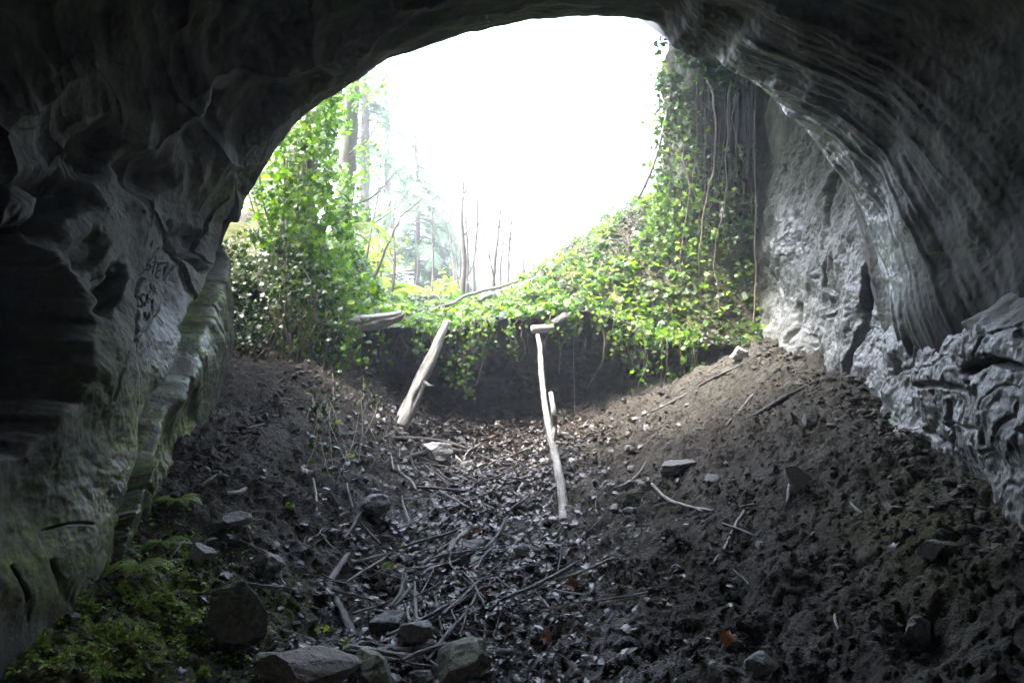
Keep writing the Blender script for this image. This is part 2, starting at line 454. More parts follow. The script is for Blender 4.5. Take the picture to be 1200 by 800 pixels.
# local hollows / knobs pressed into the floor: (x, y, radius, height)
DENTS = []
def ground_z(x, y):
    x, y = np.broadcast_arrays(np.asarray(x, float), np.asarray(y, float))
    near = y < yledge(x)
    z = np.where(near, zfloor(x, y) + dfloor(x, y), ztop(x, y) + dtop(x, y))
    for cx, cy, rr, hh in DENTS:
        z = z + hh * np.exp(-((x - cx) ** 2 + (y - cy) ** 2) / rr ** 2)
    return z

def hit(px, py, y0=2.2, y1=16.0, n=900):
    """where the sight line through a photo pixel first meets the ground"""
    Y = np.linspace(y0, y1, n)
    X = (px - 600) / F * Y; Z = 1.6 + (400 - py) / F * Y
    g = ground_z(X, Y)
    b = np.nonzero(Z <= g)[0]
    k = b[0] if len(b) else n - 1
    return np.array([X[k], Y[k], float(g[k]) if len(b) and Y[k] < yledge(X[k]) else float(Z[k])])

for px, py, rr, hh in ((795, 548, 0.10, -0.13), (790, 530, 0.16, 0.06), (655, 676, 0.10, -0.09), (650, 655, 0.12, 0.05), (1085, 745, 0.12, -0.10),
                       (870, 690, 0.14, -0.09), (905, 600, 0.25, 0.06), (880, 640, 0.12, -0.07), (1150, 615, 0.2, -0.10), (790, 640, 0.25, 0.03)):
    p = hit(px, py); DENTS.append((p[0], p[1], rr, hh))

# ------------------------------------------------------------------ ground sheet
def geo(a, b, n, first):
    """n values from a to b whose steps grow from about first"""
    t = np.linspace(0, 1, n); L = abs(b - a)
    lo, hi = 1.0, 60.0
    for _ in range(60):
        k = (lo + hi) / 2
        s = L * (np.exp(k * t[1]) - 1) / (np.exp(k) - 1)
        if s > first: lo = k
        else: hi = k
    return a + np.sign(b - a) * L * (np.exp(k * t) - 1) / (np.exp(k) - 1)

def build_ground():
    xs = np.concatenate([geo(-2.75, -400, 50, 0.02)[::-1][:-1], np.linspace(-2.75, 3.0, 620), geo(3.0, 400, 50, 0.02)[1:]])
    yl = yledge(xs)
    hgt = np.clip(ztop(xs, yl) - zfloor(xs, yl), 0.02, 1.4)
    ub = 0.72 * hgt * (0.75 + 0.5 * perlin(xs * 2.2, 9.1, 0, 45))
    yb = yl + ub
    rows_y, rows_z, isf = [], [], []
    # cave floor
    tf = np.concatenate([np.linspace(-7, 2.4, 40), ])
    for y in tf:
        rows_y.append(np.full(len(xs), y)); isf.append(0)
    for t in np.linspace(0, 1, 560)[1:]:
        rows_y.append(2.4 + (yb - 2.4) * t ** 0.93); isf.append(0)
    nfl = len(rows_y)
    Y = np.stack(rows_y); X = np.broadcast_to(xs, Y.shape)
    Z = zfloor(X, Y) + dfloor(X, Y)
    for cx, cy, rr, hh in DENTS: Z = Z + hh * np.exp(-((X - cx) ** 2 + (Y - cy) ** 2) / rr ** 2)
    # earth face under the ledge
    nf = 90
    t = np.linspace(0, 1, nf + 1)[1:, None]
    z0 = Z[-1][None]; z1 = (ztop(xs, yl) + dtop(xs, yl))[None]
    Zf = z0 + (z1 - z0) * t
    Xf = np.broadcast_to(xs, Zf.shape)
    prof = (1 - t ** 3.5)
    Yf = yl[None] + ub[None] * prof + hgt[None] * (0.20 * fbm(Xf * 2.2, Zf * 2.6, 0, 4, 80, 0.6) + 0.06 * ridged(Xf * 6, Zf * 9, 0, 3, 84)) * np.sin(np.pi * t) ** 0.6
    # bank top
    rt = np.concatenate([np.linspace(0, 3.2, 200)[1:], geo(3.2, 600, 60, 0.03)[1:]])[:, None]
    Yt = yl[None] + rt; Xt = np.broadcast_to(xs, Yt.shape)
    Zt = ztop(Xt, Yt) + dtop(Xt, Yt)
    X = np.vstack([X, Xf, Xt]); Y = np.vstack([Y, Yf, Yt]); Z = np.vstack([Z, Zf, Zt])
    V = np.stack([X, Y, Z], -1).reshape(-1, 3)
    px, py = proj(V[:, 0], V[:, 1], V[:, 2])
    x, y = V[:, 0], V[:, 1]
    floor = np.repeat(np.arange(X.shape[0]) < nfl, X.shape[1])
    top = np.repeat(np.arange(X.shape[0]) >= nfl + nf, X.shape[1])
    xc = -0.32 + 0.05 * (np.clip(y, 2, 9) - 4)
    nz = fbm(x * 1.7, y * 1.7, 0, 3, 90)
    litter = np.where(floor, np.clip(sstep(1.25, 0.35, np.abs(x - xc)) + 0.5 * sstep(5.5, 7.5, y) * sstep(2.0, 1.0, x) + 0.5 * nz, 0, 1), np.where(top, 0.9, 0.95))  # earth face under the ledge takes the dark litter colour too
    moss = np.where(floor, gauss(px, py, 130, 750, 130, 75) * 0.95 + gauss(px, py, 1080, 600, 110, 60) * 0.14 + gauss(px, py, 330, 710, 40, 25) * 0.6
                    + gauss(px, py, 1100, 680, 90, 100) * 0.08 + gauss(px, py, 200, 660, 50, 40) * 0.8, np.where(top, 0.25 + 0.5 * nz, 0.05))
    wet = np.where(floor, np.clip(0.75 * sstep(1.3, 0.3, np.abs(x - xc)) + gauss(px, py, 640, 780, 160, 60) + 0.35 * nz + 0.15, 0, 1), 0.15)
    o = add_obj('ground', V, [grid_quads(*X.shape)], M['ground'], attrs={'litter': litter, 'moss': np.clip(moss, 0, 1), 'wet': wet})
    tag(o, 'muddy cave floor rising to an undercut earth bank and woodland ground', 'ground', kind='structure')
build_ground()

# ------------------------------------------------------------------ cave shell
LIP = np.array([
    [-2.05, 4.1, -0.6], PX(185, 610, 4.4), PX(240, 500, 5.6), PX(272, 400, 6.4), PX(262, 290, 6.6), PX(300, 210, 6.6),
    PX(350, 140, 6.5), PX(440, 78, 6.3), PX(540, 38, 6.1), PX(660, 21, 6.0), PX(762, 24, 6.0), PX(798, 62, 6.0),
    PX(845, 75, 6.0), PX(900, 110, 5.9), PX(960, 170, 5.75), PX(1003, 240, 5.6), PX(1022, 320, 5.45), PX(1036, 392, 5.3),
    [2.92, 5.2, 1.2], [2.95, 5.0, -0.6]])
KS = np.arange(len(LIP))
A_EXP = np.interp(KS, [0, 3, 4, 5, 8, 11, 14, 16, 17, 19], [0, 0, 0.25, 0.7, 0.75, 0.8, 0.75, 0.55, 0.3, 0.1])
FWD = np.interp(KS, [0, 4, 5, 9.2, 10.6, 19], [1, 1, 0, 0, 1, 1])  # left flank, and on the right an unseen overhang added for shade
FX = np.interp(KS, [0, 4, 5, 10.6, 11.6, 19], [-1.2, -1.0, 0, 0, 0.0, 0.6])
FZ = np.interp(KS, [0, 4, 5, 9.2, 10.6, 16, 19], [0.3, 0.6, 0, 0.9, 1.15, 1.1, 0.3])

CRACK = [(268, 262), (256, 305), (247, 335), (236, 358), (224, 395), (208, 432), (190, 462), (172, 495), (157, 530), (146, 562), (138, 600)]
HOLLOW = [(30, 268), (70, 300), (95, 330), (110, 372), (104, 415), (84, 470), (55, 505), (20, 532), (-60, 545), (-120, 480), (-130, 330), (-40, 285)]

def poly_sd(px, py, poly):
    """signed distance to a polygon in the same units (negative inside)"""
    d, _, _ = seg_dist(px, py, poly + [poly[0]])
    inside = np.zeros(np.shape(px), bool)
    n = len(poly)
    for i in range(n):
        (x1, y1), (x2, y2) = poly[i], poly[(i + 1) % n]
        c = ((y1 > py) != (y2 > py)) & (px < (x2 - x1) * (py - y1) / (y2 - y1 + 1e-9) + x1)
        inside ^= c
    return np.where(inside, -d, d)

# carved writing on the left wall: strokes in photo pixels (S T E V / N A / S M E L / old scratches)
def letters():
    S = []
    def put(ch, x, y, w, h, sl=0.32):
        g = {'S': [(1, .12, .5, 0, .05, .22, .5, .5, .95, .75, .5, 1, 0, .9)], 'T': [(0.5, -.15, .5, 1), (0, .25, 1, .2)], 'E': [(1, 0, 0, 0, 0, 1, 1, 1), (0, .5, .8, .5)],
             'V': [(0, 0, .45, 1, 1, 0)], 'M': [(0, 1, .1, 0, .5, .6, .9, 0, 1, 1)], 'L': [(0, 0, 0, 1, 1, 1)], 'N': [(0, 1, .1, 0, .9, 1, 1, 0)], 'A': [(0, 1, .5, 0, 1, 1), (.2, .65, .8, .65)],
             'Y': [(0, 0, .1, .5, .8, .5), (1, 0, .8, .5, .5, 1.2)], 'I': [(.5, 0, .5, 1)]}[ch]
        for st in g:
            S.append([(x + (st[i]) * w + sl * (1 - st[i + 1]) * h * 0.5, y + st[i + 1] * h) for i in range(0, len(st), 2)])
    put('S', 180, 298, 8, 16); put('T', 190, 300, 7, 18); put('E', 199, 305, 5.5, 15); put('V', 207, 309, 6, 14)
    put('N', 188, 329, 6, 9); put('A', 195, 331, 6, 9)
    put('S', 164, 344, 6.5, 15); put('M', 172.5, 345, 7, 13); put('E', 182.5, 346, 5, 13); put('L', 190, 347, 5, 13)
    put('Y', 178, 281, 6, 9)
    put('N', 170, 366, 6, 8)
    return S

def build_shell():
    tk = np.concatenate([np.linspace(0, 1, 30), np.linspace(1, 2.7, 190)[1:], np.linspace(2.7, 4.4, 340)[1:], np.linspace(4.4, 7, 250)[1:], np.linspace(7, 11, 110)[1:], np.linspace(11, 17, 500)[1:], np.linspace(17, 19, 24)[1:]])
    L = catmull(LIP, tk)
    a = np.interp(tk, KS, A_EXP); fw = np.interp(tk, KS, FWD); fx = np.interp(tk, KS, FX); fz = np.interp(tk, KS, FZ)
    out = L - np.array([0.1, 0, 1.4]); out[:, 1] = 0; out /= np.linalg.norm(out, axis=1)[:, None]
    # uneven edge
    lip_noise = (0.035 * fbm(tk * 1.7, 0.5, 0, 4, 20)) * sstep(4.2, 5.8, tk)
    arc = np.concatenate([[0], np.cumsum(np.linalg.norm(np.diff(L, axis=0), axis=1))])
    dd = np.concatenate([-np.linspace(4.0, 0.35, 14), -np.linspace(0.33, 0.0, 16), np.linspace(0, 0.9, 120)[1:], np.linspace(0.9, 2.4, 300)[1:], np.linspace(2.4, 4.2, 190)[1:], np.linspace(4.2, 12.5, 70)[1:]])
    D = dd[:, None]
    w = np.clip(np.maximum(D, 0) / 3.0, 0, 1.3) ** 1.5
    P = L[None] + np.zeros((len(dd), 1, 1))
    P[..., 1] -= np.maximum(D, 0)
    P = P + (out * a[:, None])[None] * w[..., None]
    # outside: rounded edge, then the hillside over the mouth, or an unseen overhang added to shade the side alcove
    e = np.maximum(-D, 0)
    rnd = 0.16
    th = np.clip(e / rnd, 0, np.pi / 2)
    curve_out = rnd * (1 - np.cos(th)) + np.maximum(e - rnd * np.pi / 2, 0)
    curve_y = rnd * np.sin(th)
    up = (out[None] * curve_out[..., None]) + np.array([0, 1.0, 0])[None, None] * curve_y[..., None]
    fwd = np.stack(np.broadcast_arrays(fx[None] * e * 0.8, e * 0.85, fz[None] * e * 0.42), -1)
    P = P + np.where(D[..., None] < 0, up * (1 - fw[None, :, None]) + fwd * fw[None, :, None], 0)
    P[..., 0] += 0.10 * np.clip(D, 0, 2.5) * sstep(6.0, 3.0, tk)[None]
    # close the back of the cave
    k = sstep(8.0, 12.5, D) * 0.985
    cx = np.array([0.2, 0, 1.4])
    P[..., 0] = P[..., 0] * (1 - k) + cx[0] * k; P[..., 2] = P[..., 2] * (1 - k) + cx[2] * k
    # normals (outward from the cave)
    du = np.gradient(P, axis=0); dv = np.gradient(P, axis=1)
    N = np.cross(du, dv); N /= np.linalg.norm(N, axis=2)[..., None] + 1e-9
    cen = P - np.array([0.1, 0, 1.4]); cen[..., 1] = 0
    flip = np.sign((N * cen).sum(-1)); N *= np.where(flip == 0, 1, flip)[..., None]
    N[dd < -0.02] = N[np.searchsorted(dd, 0.0)]
    x, y, z = P[..., 0], P[..., 1], P[..., 2]
    px, py = proj(x, y, z)
    K = np.broadcast_to(tk, px.shape); A = np.broadcast_to(arc, px.shape); Dg = np.broadcast_to(D, px.shape)
    ins = sstep(-0.05, 0.02, Dg)
    edge = sstep(0.0, 0.5, Dg)
    disp = lip_noise[None] * np.exp(-np.maximum(Dg, 0) / 0.22) + 0.10 * fbm(x * 0.9, y * 0.9, z * 0.9, 3, 100) * sstep(0, 0.8, Dg)
    # --- left upper: scalloped hollows with sharp ribs between
    lw = sstep(2.6, 4.6, K) * sstep(10.5, 8.0, K)
    ul = lw * sstep(0.12, 0.6, Dg)
    wu = A * 1.45 + 0.45 * fbm(A * 1.1, Dg * 1.1, 0, 2, 110); wv = Dg * 1.25 + 0.35 * A + 0.45 * fbm(A * 1.1, Dg * 1.1, 5, 2, 112)
    f1, f2, r = worley(wu * 0.9, wv * 0.9, 115)
    disp = disp + ul * 0.33 * (0.65 - np.clip(f1, 0, 1.1) ** 1.8) * (0.35 + 0.9 * r)
    f1, f2, r = worley(wu * 2.3, wv * 1.9, 117)
    disp = disp + ul * 0.07 * (0.5 - np.clip(f1, 0, 1.0) ** 1.6) * r
    # long folds
    q = Dg * 1.0 - 0.55 * (A - 6) + 0.25 * fbm(A * 0.9, Dg * 0.9, 3, 3, 120)
    disp = disp - ul * 0.05 * ridged(q * 1.6, A * 0.5, 0, 2, 122)
    # --- left lower wall: upright fluting
    ll = sstep(0.8, 1.2, K) * sstep(5.2, 3.8, K) * edge
    sd0 = seg_dist(px, py, CRACK); upw = sstep(-4, 4, sd0[0] * sd0[1])
    ll = ll * (1 - 0.75 * gauss(px, py, 190, 325, 28, 50))
    disp = disp - ll * (0.12 + 0.88 * upw) * (0.028 * ridged(y * 2.0 + z * 1.0, z * 0.45, 0, 2, 130, 0.4) + 0.014 * fbm(y * 7 + z * 3.5, z * 1.6, 0, 3, 133) + 0.05 * fbm(y * 1.4, z * 0.9, 0, 2, 134))
    disp = disp - ll * upw * 0.018 * (sstep(0.0, 0.10, perlin(y * 3.0 + z * 1.5 + 0.3 * perlin(y * 5, z * 2, 0, 138), z * 0.5, 0, 139)))
    f1, f2, r = worley(y * 3.2 + 0.8 * z, z * 2.4 + 0.6 * perlin(y * 2, z * 2, 0, 136), 137)
    disp = disp + ll * upw * 0.035 * sstep(0.40, 0.1, f1) * sstep(0.7, 0.95, r)
    # --- right vault: long ribs sweeping down towards the right wall
    rv = sstep(11.2, 12.4, K) * sstep(0.0, 0.25, Dg)
    warp = 0.16 * fbm(A * 0.5, Dg * 0.7, 2, 2, 140)
    q2 = Dg - 0.34 * (A - arc[np.searchsorted(tk, 12.0)]) + warp
    fade = 0.15 + 0.85 * sstep(2.2, 0.2, Dg)
    disp = disp - rv * (0.12 * ridged(q2 * 1.05, A * 0.12, 0, 2, 142, 0.4) + 0.034 * fade * fbm(q2 * 5.5, A * 0.32, 0, 3, 146, 0.6) + 0.018 * sstep(1.2, 0.1, Dg) * fbm(q2 * 16, A * 2.0, 0, 3, 147, 0.6))
    disp = disp - rv * 0.028 * sstep(1.5, 0.2, Dg) * sstep(0.05, 0.4, perlin(q2 * 11, A * 1.8, 0, 149))
    # general grain
    disp = disp + ins * (0.018 * fbm(x * 5, y * 5, z * 5, 4, 150) * (1 - 0.75 * rv) * (1 - 0.5 * ul) + 0.004 * fbm(x * 24, y * 24, z * 24, 2, 155))
    # roof middle lip: gentle
    # --- crack that separates the mossy foot slab from the wall above
    lowl = (K < 6.5) & (K > 0.5)
    cd, cs, ct = seg_dist(px, py, CRACK)
    jag = 3.0 * perlin(px * 0.06, py * 0.06, 0, 160)
    sdc = cs * cd + 2.2 * fbm(y * 2.5, z * 2.5, 0, 3, 161)
    wdt = 3.6
    cm = lowl * ins
    disp = disp + cm * 0.11 * np.exp(-(sdc / wdt) ** 2) * (0.6 + 0.4 * sstep(1, 0.2, ct))
    disp = disp - cm * 0.075 * sstep(-1.5, 5.0, sdc) * np.exp(-np.maximum(sdc - 5, 0) / 30.0)
    cd2, cs2, _ = seg_dist(px, py, [(196, 292), (176, 312), (163, 332), (160, 362), (159, 400), (152, 432)])
    disp = disp + cm * 0.03 * sstep(4.5, 0.5, cd2) - cm * 0.022 * sstep(1, -5, cs2 * cd2) * np.exp(-cd2 / 14)
    for ln, dp, ww in (([(152, 402), (180, 378), (205, 352)], 0.02, 3.0), ([(62, 616), (84, 612), (104, 615)], 0.03, 2.2), ([(26, 660), (38, 690), (44, 722)], 0.04, 3), ([(205, 262), (222, 298), (240, 316)], 0.07, 6),
                       ([(146, 578), (165, 582), (168, 600)], 0.06, 3), ([(70, 655), (78, 700), (95, 720)], 0.03, 3), ([(120, 470), (128, 440), (140, 415)], 0.02, 3), ([(150, 500), (155, 470), (165, 445)], 0.02, 3)):
        c3, _, _ = seg_dist(px, py, ln)
        disp = disp + cm * dp * sstep(ww, 0.5, c3 + jag * 0.3)
    # --- pits and the deep side hollow
    for cx_, cy_, rx, ry, an, dp in ((130, 337, 11, 34, 0.35, 0.26), (222, 285, 17, 17, 0.6, 0.14), (170, 205, 32, 26, 0.2, 0.22), (245, 145, 26, 40, 0.5, 0.20), (105, 290, 14, 22, 0.2, 0.12),
                                (60, 225, 40, 26, 0.1, 0.28), (120, 175, 26, 34, 0.5, 0.25), (320, 125, 16, 34, 0.7, 0.10), (288, 215, 12, 20, 0.4, 0.08)):
        g = gauss(px + 3 * jag, py, cx_, cy_, rx, ry, an)
        disp = disp + (K < 8) * ins * dp * 0.8 * sstep(0.12, 0.85, g)
    hs = poly_sd(px, py, HOLLOW)
    hs = hs + 10.0 * fbm(px * 0.028, py * 0.028, 0, 3, 165) * sstep(-32, 2, hs)
    hol = (K < 7) * (Dg > 0) * sstep(5, -45, hs)
    cs_ = np.cumsum(np.pad(hol, ((0, 0), (16, 15)), mode='edge'), axis=1); hol_s = np.concatenate([cs_[:, 30:31], cs_[:, 31:] - cs_[:, :-31]], 1)[:, :hol.shape[1]] / 31.0
    hol = hol * (1 - sstep(-2, -14, hs)) + hol_s * sstep(-2, -14, hs)
    # --- bulge at the frame's edge above the hollow
    disp = disp - (K < 7) * 0.20 * sstep(0.2, 0.7, gauss(px, py, -4, 268, 34, 60, -0.2)) + (K < 7) * 0.12 * gauss(px, py, 45, 250, 22, 60)
    # --- writing
    ld = np.full(px.shape, 1e9)
    box = (px > 150) & (px < 230) & (py > 260) & (py < 385) & (K < 6)
    if box.any():
        bx, by = px[box], py[box]; m = np.full(bx.shape, 1e9)
        for st in letters(): m = np.minimum(m, seg_dist(bx * 0.8, by, [(a_ * 0.8, b_) for a_, b_ in st])[0])
        ld[box] = m
    disp = disp + cm * 0.018 * sstep(1.05, 0.35, ld)
    disp = disp * (1 - 0.96 * (K < 7) * (Dg > 0) * sstep(22, -18, hs))
    P = P + N * disp[..., None]
    hv = np.stack([-np.ones_like(px), -0.15 * np.ones_like(px), np.zeros_like(px)], -1)
    P = P + hv * (hol * 1.15)[..., None]
    P = P + np.stack([fbm(P[..., 0] * 2.6, P[..., 1] * 2.6, P[..., 2] * 2.6, 3, 180 + c) for c in range(3)], -1) * (0.05 * hol)[..., None]
    moss = cm * (gauss(px, py, 160, 530, 34, 75, 0.35) * 1.5 + gauss(px, py, 200, 545, 20, 75, 0.15) * 1.4 + gauss(px, py, 215, 590, 22, 36) * 0.9 + 0.35 * gauss(px, py, 240, 420, 22, 90, 0.2)
                 + 0.55 * gauss(px, py, 95, 640, 90, 80) + 0.3 * gauss(px, py, 120, 450, 60, 160) + 0.4 * gauss(px, py, 268, 232, 20, 24) + gauss(px, py, 234, 380, 12, 45, 0.35) * 1.3 + 0.3 * gauss(px, py, 30, 650, 40, 60)) \
        + rv * (0.3 * gauss(px, py, 1080, 300, 70, 40) + 0.15)
    wet = np.clip(cm * (0.9 * gauss(px, py, 210, 430, 45, 110, 0.3) + 0.8 * gauss(px, py, 130, 590, 60, 60)) + rv * (0.95 * sstep(1.1, 0.0, Dg)) + 0.1, 0, 1)
    vault_shade = sstep(4.3, 6.0, K + 0.9 * fbm(A * 0.7, Dg * 0.7, 0, 3, 170)) * np.clip(1 - 0.7 * sstep(11.5, 13.0, K) * sstep(0.95, 0.1, Dg + 0.3 * fbm(A * 0.8, Dg, 1, 2, 173)), 0, 1) * np.clip(sstep(19.3, 17.0, K + 1.0 * fbm(A * 0.6, Dg * 1.2, 3, 3, 172)), 0.0, 1) * 0.94  # painted shade over the roof, weaker near the right lip
    o = add_obj('cave_rock', P.reshape(-1, 3), [grid_quads(*px.shape)], M['rock'], attrs={'vault_shade': vault_shade.ravel(), 'moss': np.clip(moss, 0, 1).ravel(), 'wet': wet.ravel()})
    tag(o, 'scalloped grey sandstone wall and vault of the cave with carved letters', 'cave', kind='structure')
build_shell()

def build_right_wall():
    ys = np.concatenate([np.linspace(-6, 2.6, 30), np.linspace(2.6, 6.0, 420)[1:], np.linspace(6.0, 8.6, 260)[1:], np.linspace(8.6, 9.3, 20)[1:]])
    zs = np.concatenate([np.linspace(-0.6, 0.4, 14), np.linspace(0.4, 3.6, 430)[1:], np.linspace(3.6, 6.2, 90)[1:]])
    Y, Zz = np.meshgrid(ys, zs, indexing='ij')
    inner = sstep(5.45, 5.2, Y)
    crest = 1.72 + 0.10 * fbm(Y * 2.2, 0.3, 0, 3, 200) - 0.02 * (5.3 - Y)
    X = 2.74 + 0.05 * (Zz - 1.2) - 0.02 * (Y - 6)
    X = X - inner * 0.10 * sstep(crest + 0.06, crest - 0.10, Zz) + inner * 0.24 * sstep(crest - 0.02, crest + 0.28, Zz)
    X = X - 0.17 * np.clip(5.3 - Y, 0, 2.2)
    px, py = proj(X, Y, Zz)
    # lumps on the crest
    X = X - inner * 0.13 * (0.75 * sstep(0.15, 0.9, gauss(px + 9 * perlin(px * .05, py * .05, 0, 205), py + 9 * perlin(px * .05, py * .05, 3, 206), 1128, 352, 34, 28)) * (0.8 + 0.5 * ridged(Y * 5, Zz * 6, 0, 3, 207)))
    lowr = inner * sstep(crest + 0.1, crest - 0.1, Zz)
    X = X - 0.13 * fbm(Y * 1.1, Zz * 1.1, 2, 3, 210)
    f1, f2, r = worley(Y * 2.6 + 0.5 * perlin(Y * 3, Zz * 3, 0, 214), Zz * 3.6 + 0.5 * perlin(Y * 3, Zz * 3, 6, 215), 216)
    X = X - lowr * (0.05 * (r - 0.5) * sstep(0.0, 0.2, f2 - f1) - 0.02 * sstep(0.10, 0.0, f2 - f1))
    X = X - lowr * (0.016 * ridged(Y * 2.4, Zz * 3.2, 0, 2, 220, 0.5) + 0.010 * fbm(Y * 14, Zz * 8, 0, 4, 224, 0.6))
    out = 1 - inner
    X = X - out * (0.035 * ridged(Y * 2.2 + Zz * 0.8, Zz * 1.0, 0, 3, 230) + 0.022 * fbm(Y * 8, Zz * 6, 0, 4, 233, 0.6))
    f1, f2, r = worley(Y * 1.7 + 0.4 * Zz, Zz * 1.3, 236)
    X = X - out * 0.06 * (r - 0.5) * sstep(0.0, 0.2, f2 - f1)
    jag = 3.0 * perlin(px * 0.07, py * 0.07, 0, 240)
    for ln, dp, ww in (([(1027, 300), (1025, 345), (1022, 385), (1012, 412), (1003, 446)], 0.16, 5), ([(975, 185), (972, 215), (976, 265)], 0.10, 5), ([(940, 356), (938, 385), (934, 402)], 0.08, 3.5),
                       ([(955, 395), (958, 430), (972, 465), (980, 482)], 0.05, 4), ([(985, 290), (976, 320), (972, 336), (978, 343)], 0.06, 4), ([(1040, 470), (1034, 510), (1030, 525)], 0.06, 4),
                       ([(1000, 345), (985, 362), (968, 372)], 0.03, 3), ([(1064, 425), (1056, 440)], 0.05, 5), ([(925, 300), (918, 330), (925, 360)], 0.03, 3), ([(1080, 452), (1110, 450), (1135, 455)], 0.06, 5),
                       ([(1140, 435), (1165, 420), (1195, 430)], 0.12, 7), ([(1120, 470), (1122, 510), (1112, 545)], 0.05, 4), ([(1165, 470), (1160, 520)], 0.06, 5), ([(1050, 400), (1052, 430)], 0.04, 3)):
        c3, _, _ = seg_dist(px, py, ln)
        X = X + dp * sstep(ww, 0.6, c3 + 0.4 * jag)
    X = X - 0.006 * fbm(Y * 30, Zz * 26, 0, 3, 245) - lowr * 0.012 * sstep(0.05, 0.3, fbm(Y * 9, Zz * 6, 3, 3, 246))
    V = np.stack([X, Y, Zz], -1).reshape(-1, 3)
    wet = np.clip(0.7 * lowr + 0.95 * gauss(px, py, 1060, 430, 100, 110) + 0.8 * gauss(px, py, 925, 280, 30, 60) + 0.7 * gauss(px, py, 980, 400, 80, 130), 0, 1)
    moss = np.clip(0.7 * gauss(px, py, 1120, 340, 20, 16) + 0.25 * gauss(px, py, 1062, 520, 6, 40) + 0.12, 0, 1) * 0.8
    upper_dark = out * np.clip(sstep(1.75, 2.6, Zz + 0.6 * fbm(Y * 1.4, Zz * 0.9, 0, 4, 248) + 0.28 * (Y - 6.8)), 0, 1)  # outer wall colour darkens towards its top and far end
    o = add_obj('rock_wall', V, [grid_quads(*Y.shape)], M['rock_wet'], attrs={'moss': moss.ravel(), 'wet': wet.ravel(), 'upper_dark': upper_dark.ravel()})
    tag(o, 'wet cracked pale grey rock wall along the muddy slope', 'rock wall', kind='structure')
build_right_wall()

def build_cliff():
    # earthy rock face that closes the side alcove, ivy hangs over it
    n, mz = 230, 220
    ctrl = np.array([[3.5, 8.6], [3.35, 9.3], [3.0, 9.65], [2.65, 9.35], [2.42, 8.85], [2.2, 8.75], [2.15, 9.3], [2.4, 10.2], [3.2, 11.4]])
    c = catmull(ctrl, np.linspace(0, len(ctrl) - 1, n))
    zs = np.linspace(1.0, 5.9, mz)
    X = np.repeat(c[:, 0:1], mz, 1); Y = np.repeat(c[:, 1:2], mz, 1); Z = np.repeat(zs[None], n, 0)
    T = np.gradient(c, axis=0); T /= np.linalg.norm(T, axis=1)[:, None]
    nx, ny = T[:, 1:2], -T[:, 0:1]
    d = 0.16 * fbm(X * 1.2, Y * 1.2, Z * 1.2, 3, 260) + 0.05 * ridged(X * 5 + Y * 5, Z * 1.0, 0, 3, 264) + 0.02 * fbm(X * 14, Y * 14, Z * 14, 3, 267) + 0.12 * sstep(2.2, 5.0, Z)
    sgn = -1.0 if (nx[0, 0] > 0) else 1.0
    X = X + sgn * nx * d; Y = Y + sgn * ny * d
    V = np.stack([X, Y, Z], -1).reshape(-1, 3)
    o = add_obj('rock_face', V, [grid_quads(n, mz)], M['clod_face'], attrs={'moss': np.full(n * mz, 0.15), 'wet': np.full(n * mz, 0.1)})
    tag(o, 'earthy rock face darkened for alcove shade beneath the hanging vines', 'rock face', kind='structure')
M['clod_face'] = rock_material('shaded_earthy_rock', (0.010, 0.009, 0.008), (0.028, 0.025, 0.021))  # alcove shade is put into this near-black rock colour


build_cliff()
# ------------------------------------------------------------------ sticks, logs
def on_ground(p, lift=0.0, y0=2.2):
    q = hit(p[0], p[1], y0); q[2] += lift; return q

def stick_obj(name, pts, r, mat, label, cat, group=None, sides=8, rough=0.25, seed=0, flat=1.0, n=18, grooves=0.0, wig=0.0):
    pts = np.asarray(pts, float)
    t = np.linspace(0, len(pts) - 1, n); q = catmull(pts, t); rr = np.interp(t, np.linspace(0, len(pts) - 1, len(np.atleast_1d(r))), np.atleast_1d(r)) if np.ndim(r) else np.full(n, r)
    if wig: q = q + wig * np.stack([perlin(t * 1.9, seed + .3, k * 3.1, 300) for k in range(3)], -1)
    V, Q, T3 = tube_arrays(q, rr, sides, rough=rough, seed=seed, flat=flat, grooves=grooves)
    o = add_obj(name, V, [Q, T3], mat, base=q[0], attrs={'grain': GRAIN})
    return tag(o, label, cat, group)

# pale barkless log leaning from the floor up to the ledge
b0 = hit(471, 497); 
t1 = np.array([PX(520, 385, 7.62)[0], 7.62, PX(520, 385, 7.62)[2]])
root = empty('leaning_log', b0, 'pale barkless log leaning against the bank, split at its lower end', 'log')
ax = (t1 - b0)
pts = [b0 - ax * 0.04, b0 + ax * 0.3, b0 + ax * 0.62 + [0.005, 0, 0.0], b0 + ax * 0.82 + [0.01, 0, 0.005], b0 + ax * 1.08]
V, Q, T3 = tube_arrays(catmull(pts, np.linspace(0, 4, 60)), np.interp(np.linspace(0, 1, 60), [0, .1, .5, .8, 1], [0.070, 0.074, 0.058, 0.046, 0.036]), 28, rough=0.22, seed=3, grooves=0.30)
add_obj('trunk', V, [Q, T3], M['pale_wood'], root, attrs={'grain': GRAIN})
s = Soup(); m = b0 + ax * 0.42 + np.array([0.05, -0.09, 0])
s.tube([m, m + [0.05, -0.05, -0.03], m + [0.10, -0.06, -0.035]], [0.022, 0.016, 0.010], 7, rough=0.3); s.build('branch_stub', M['dark_wood'], root)

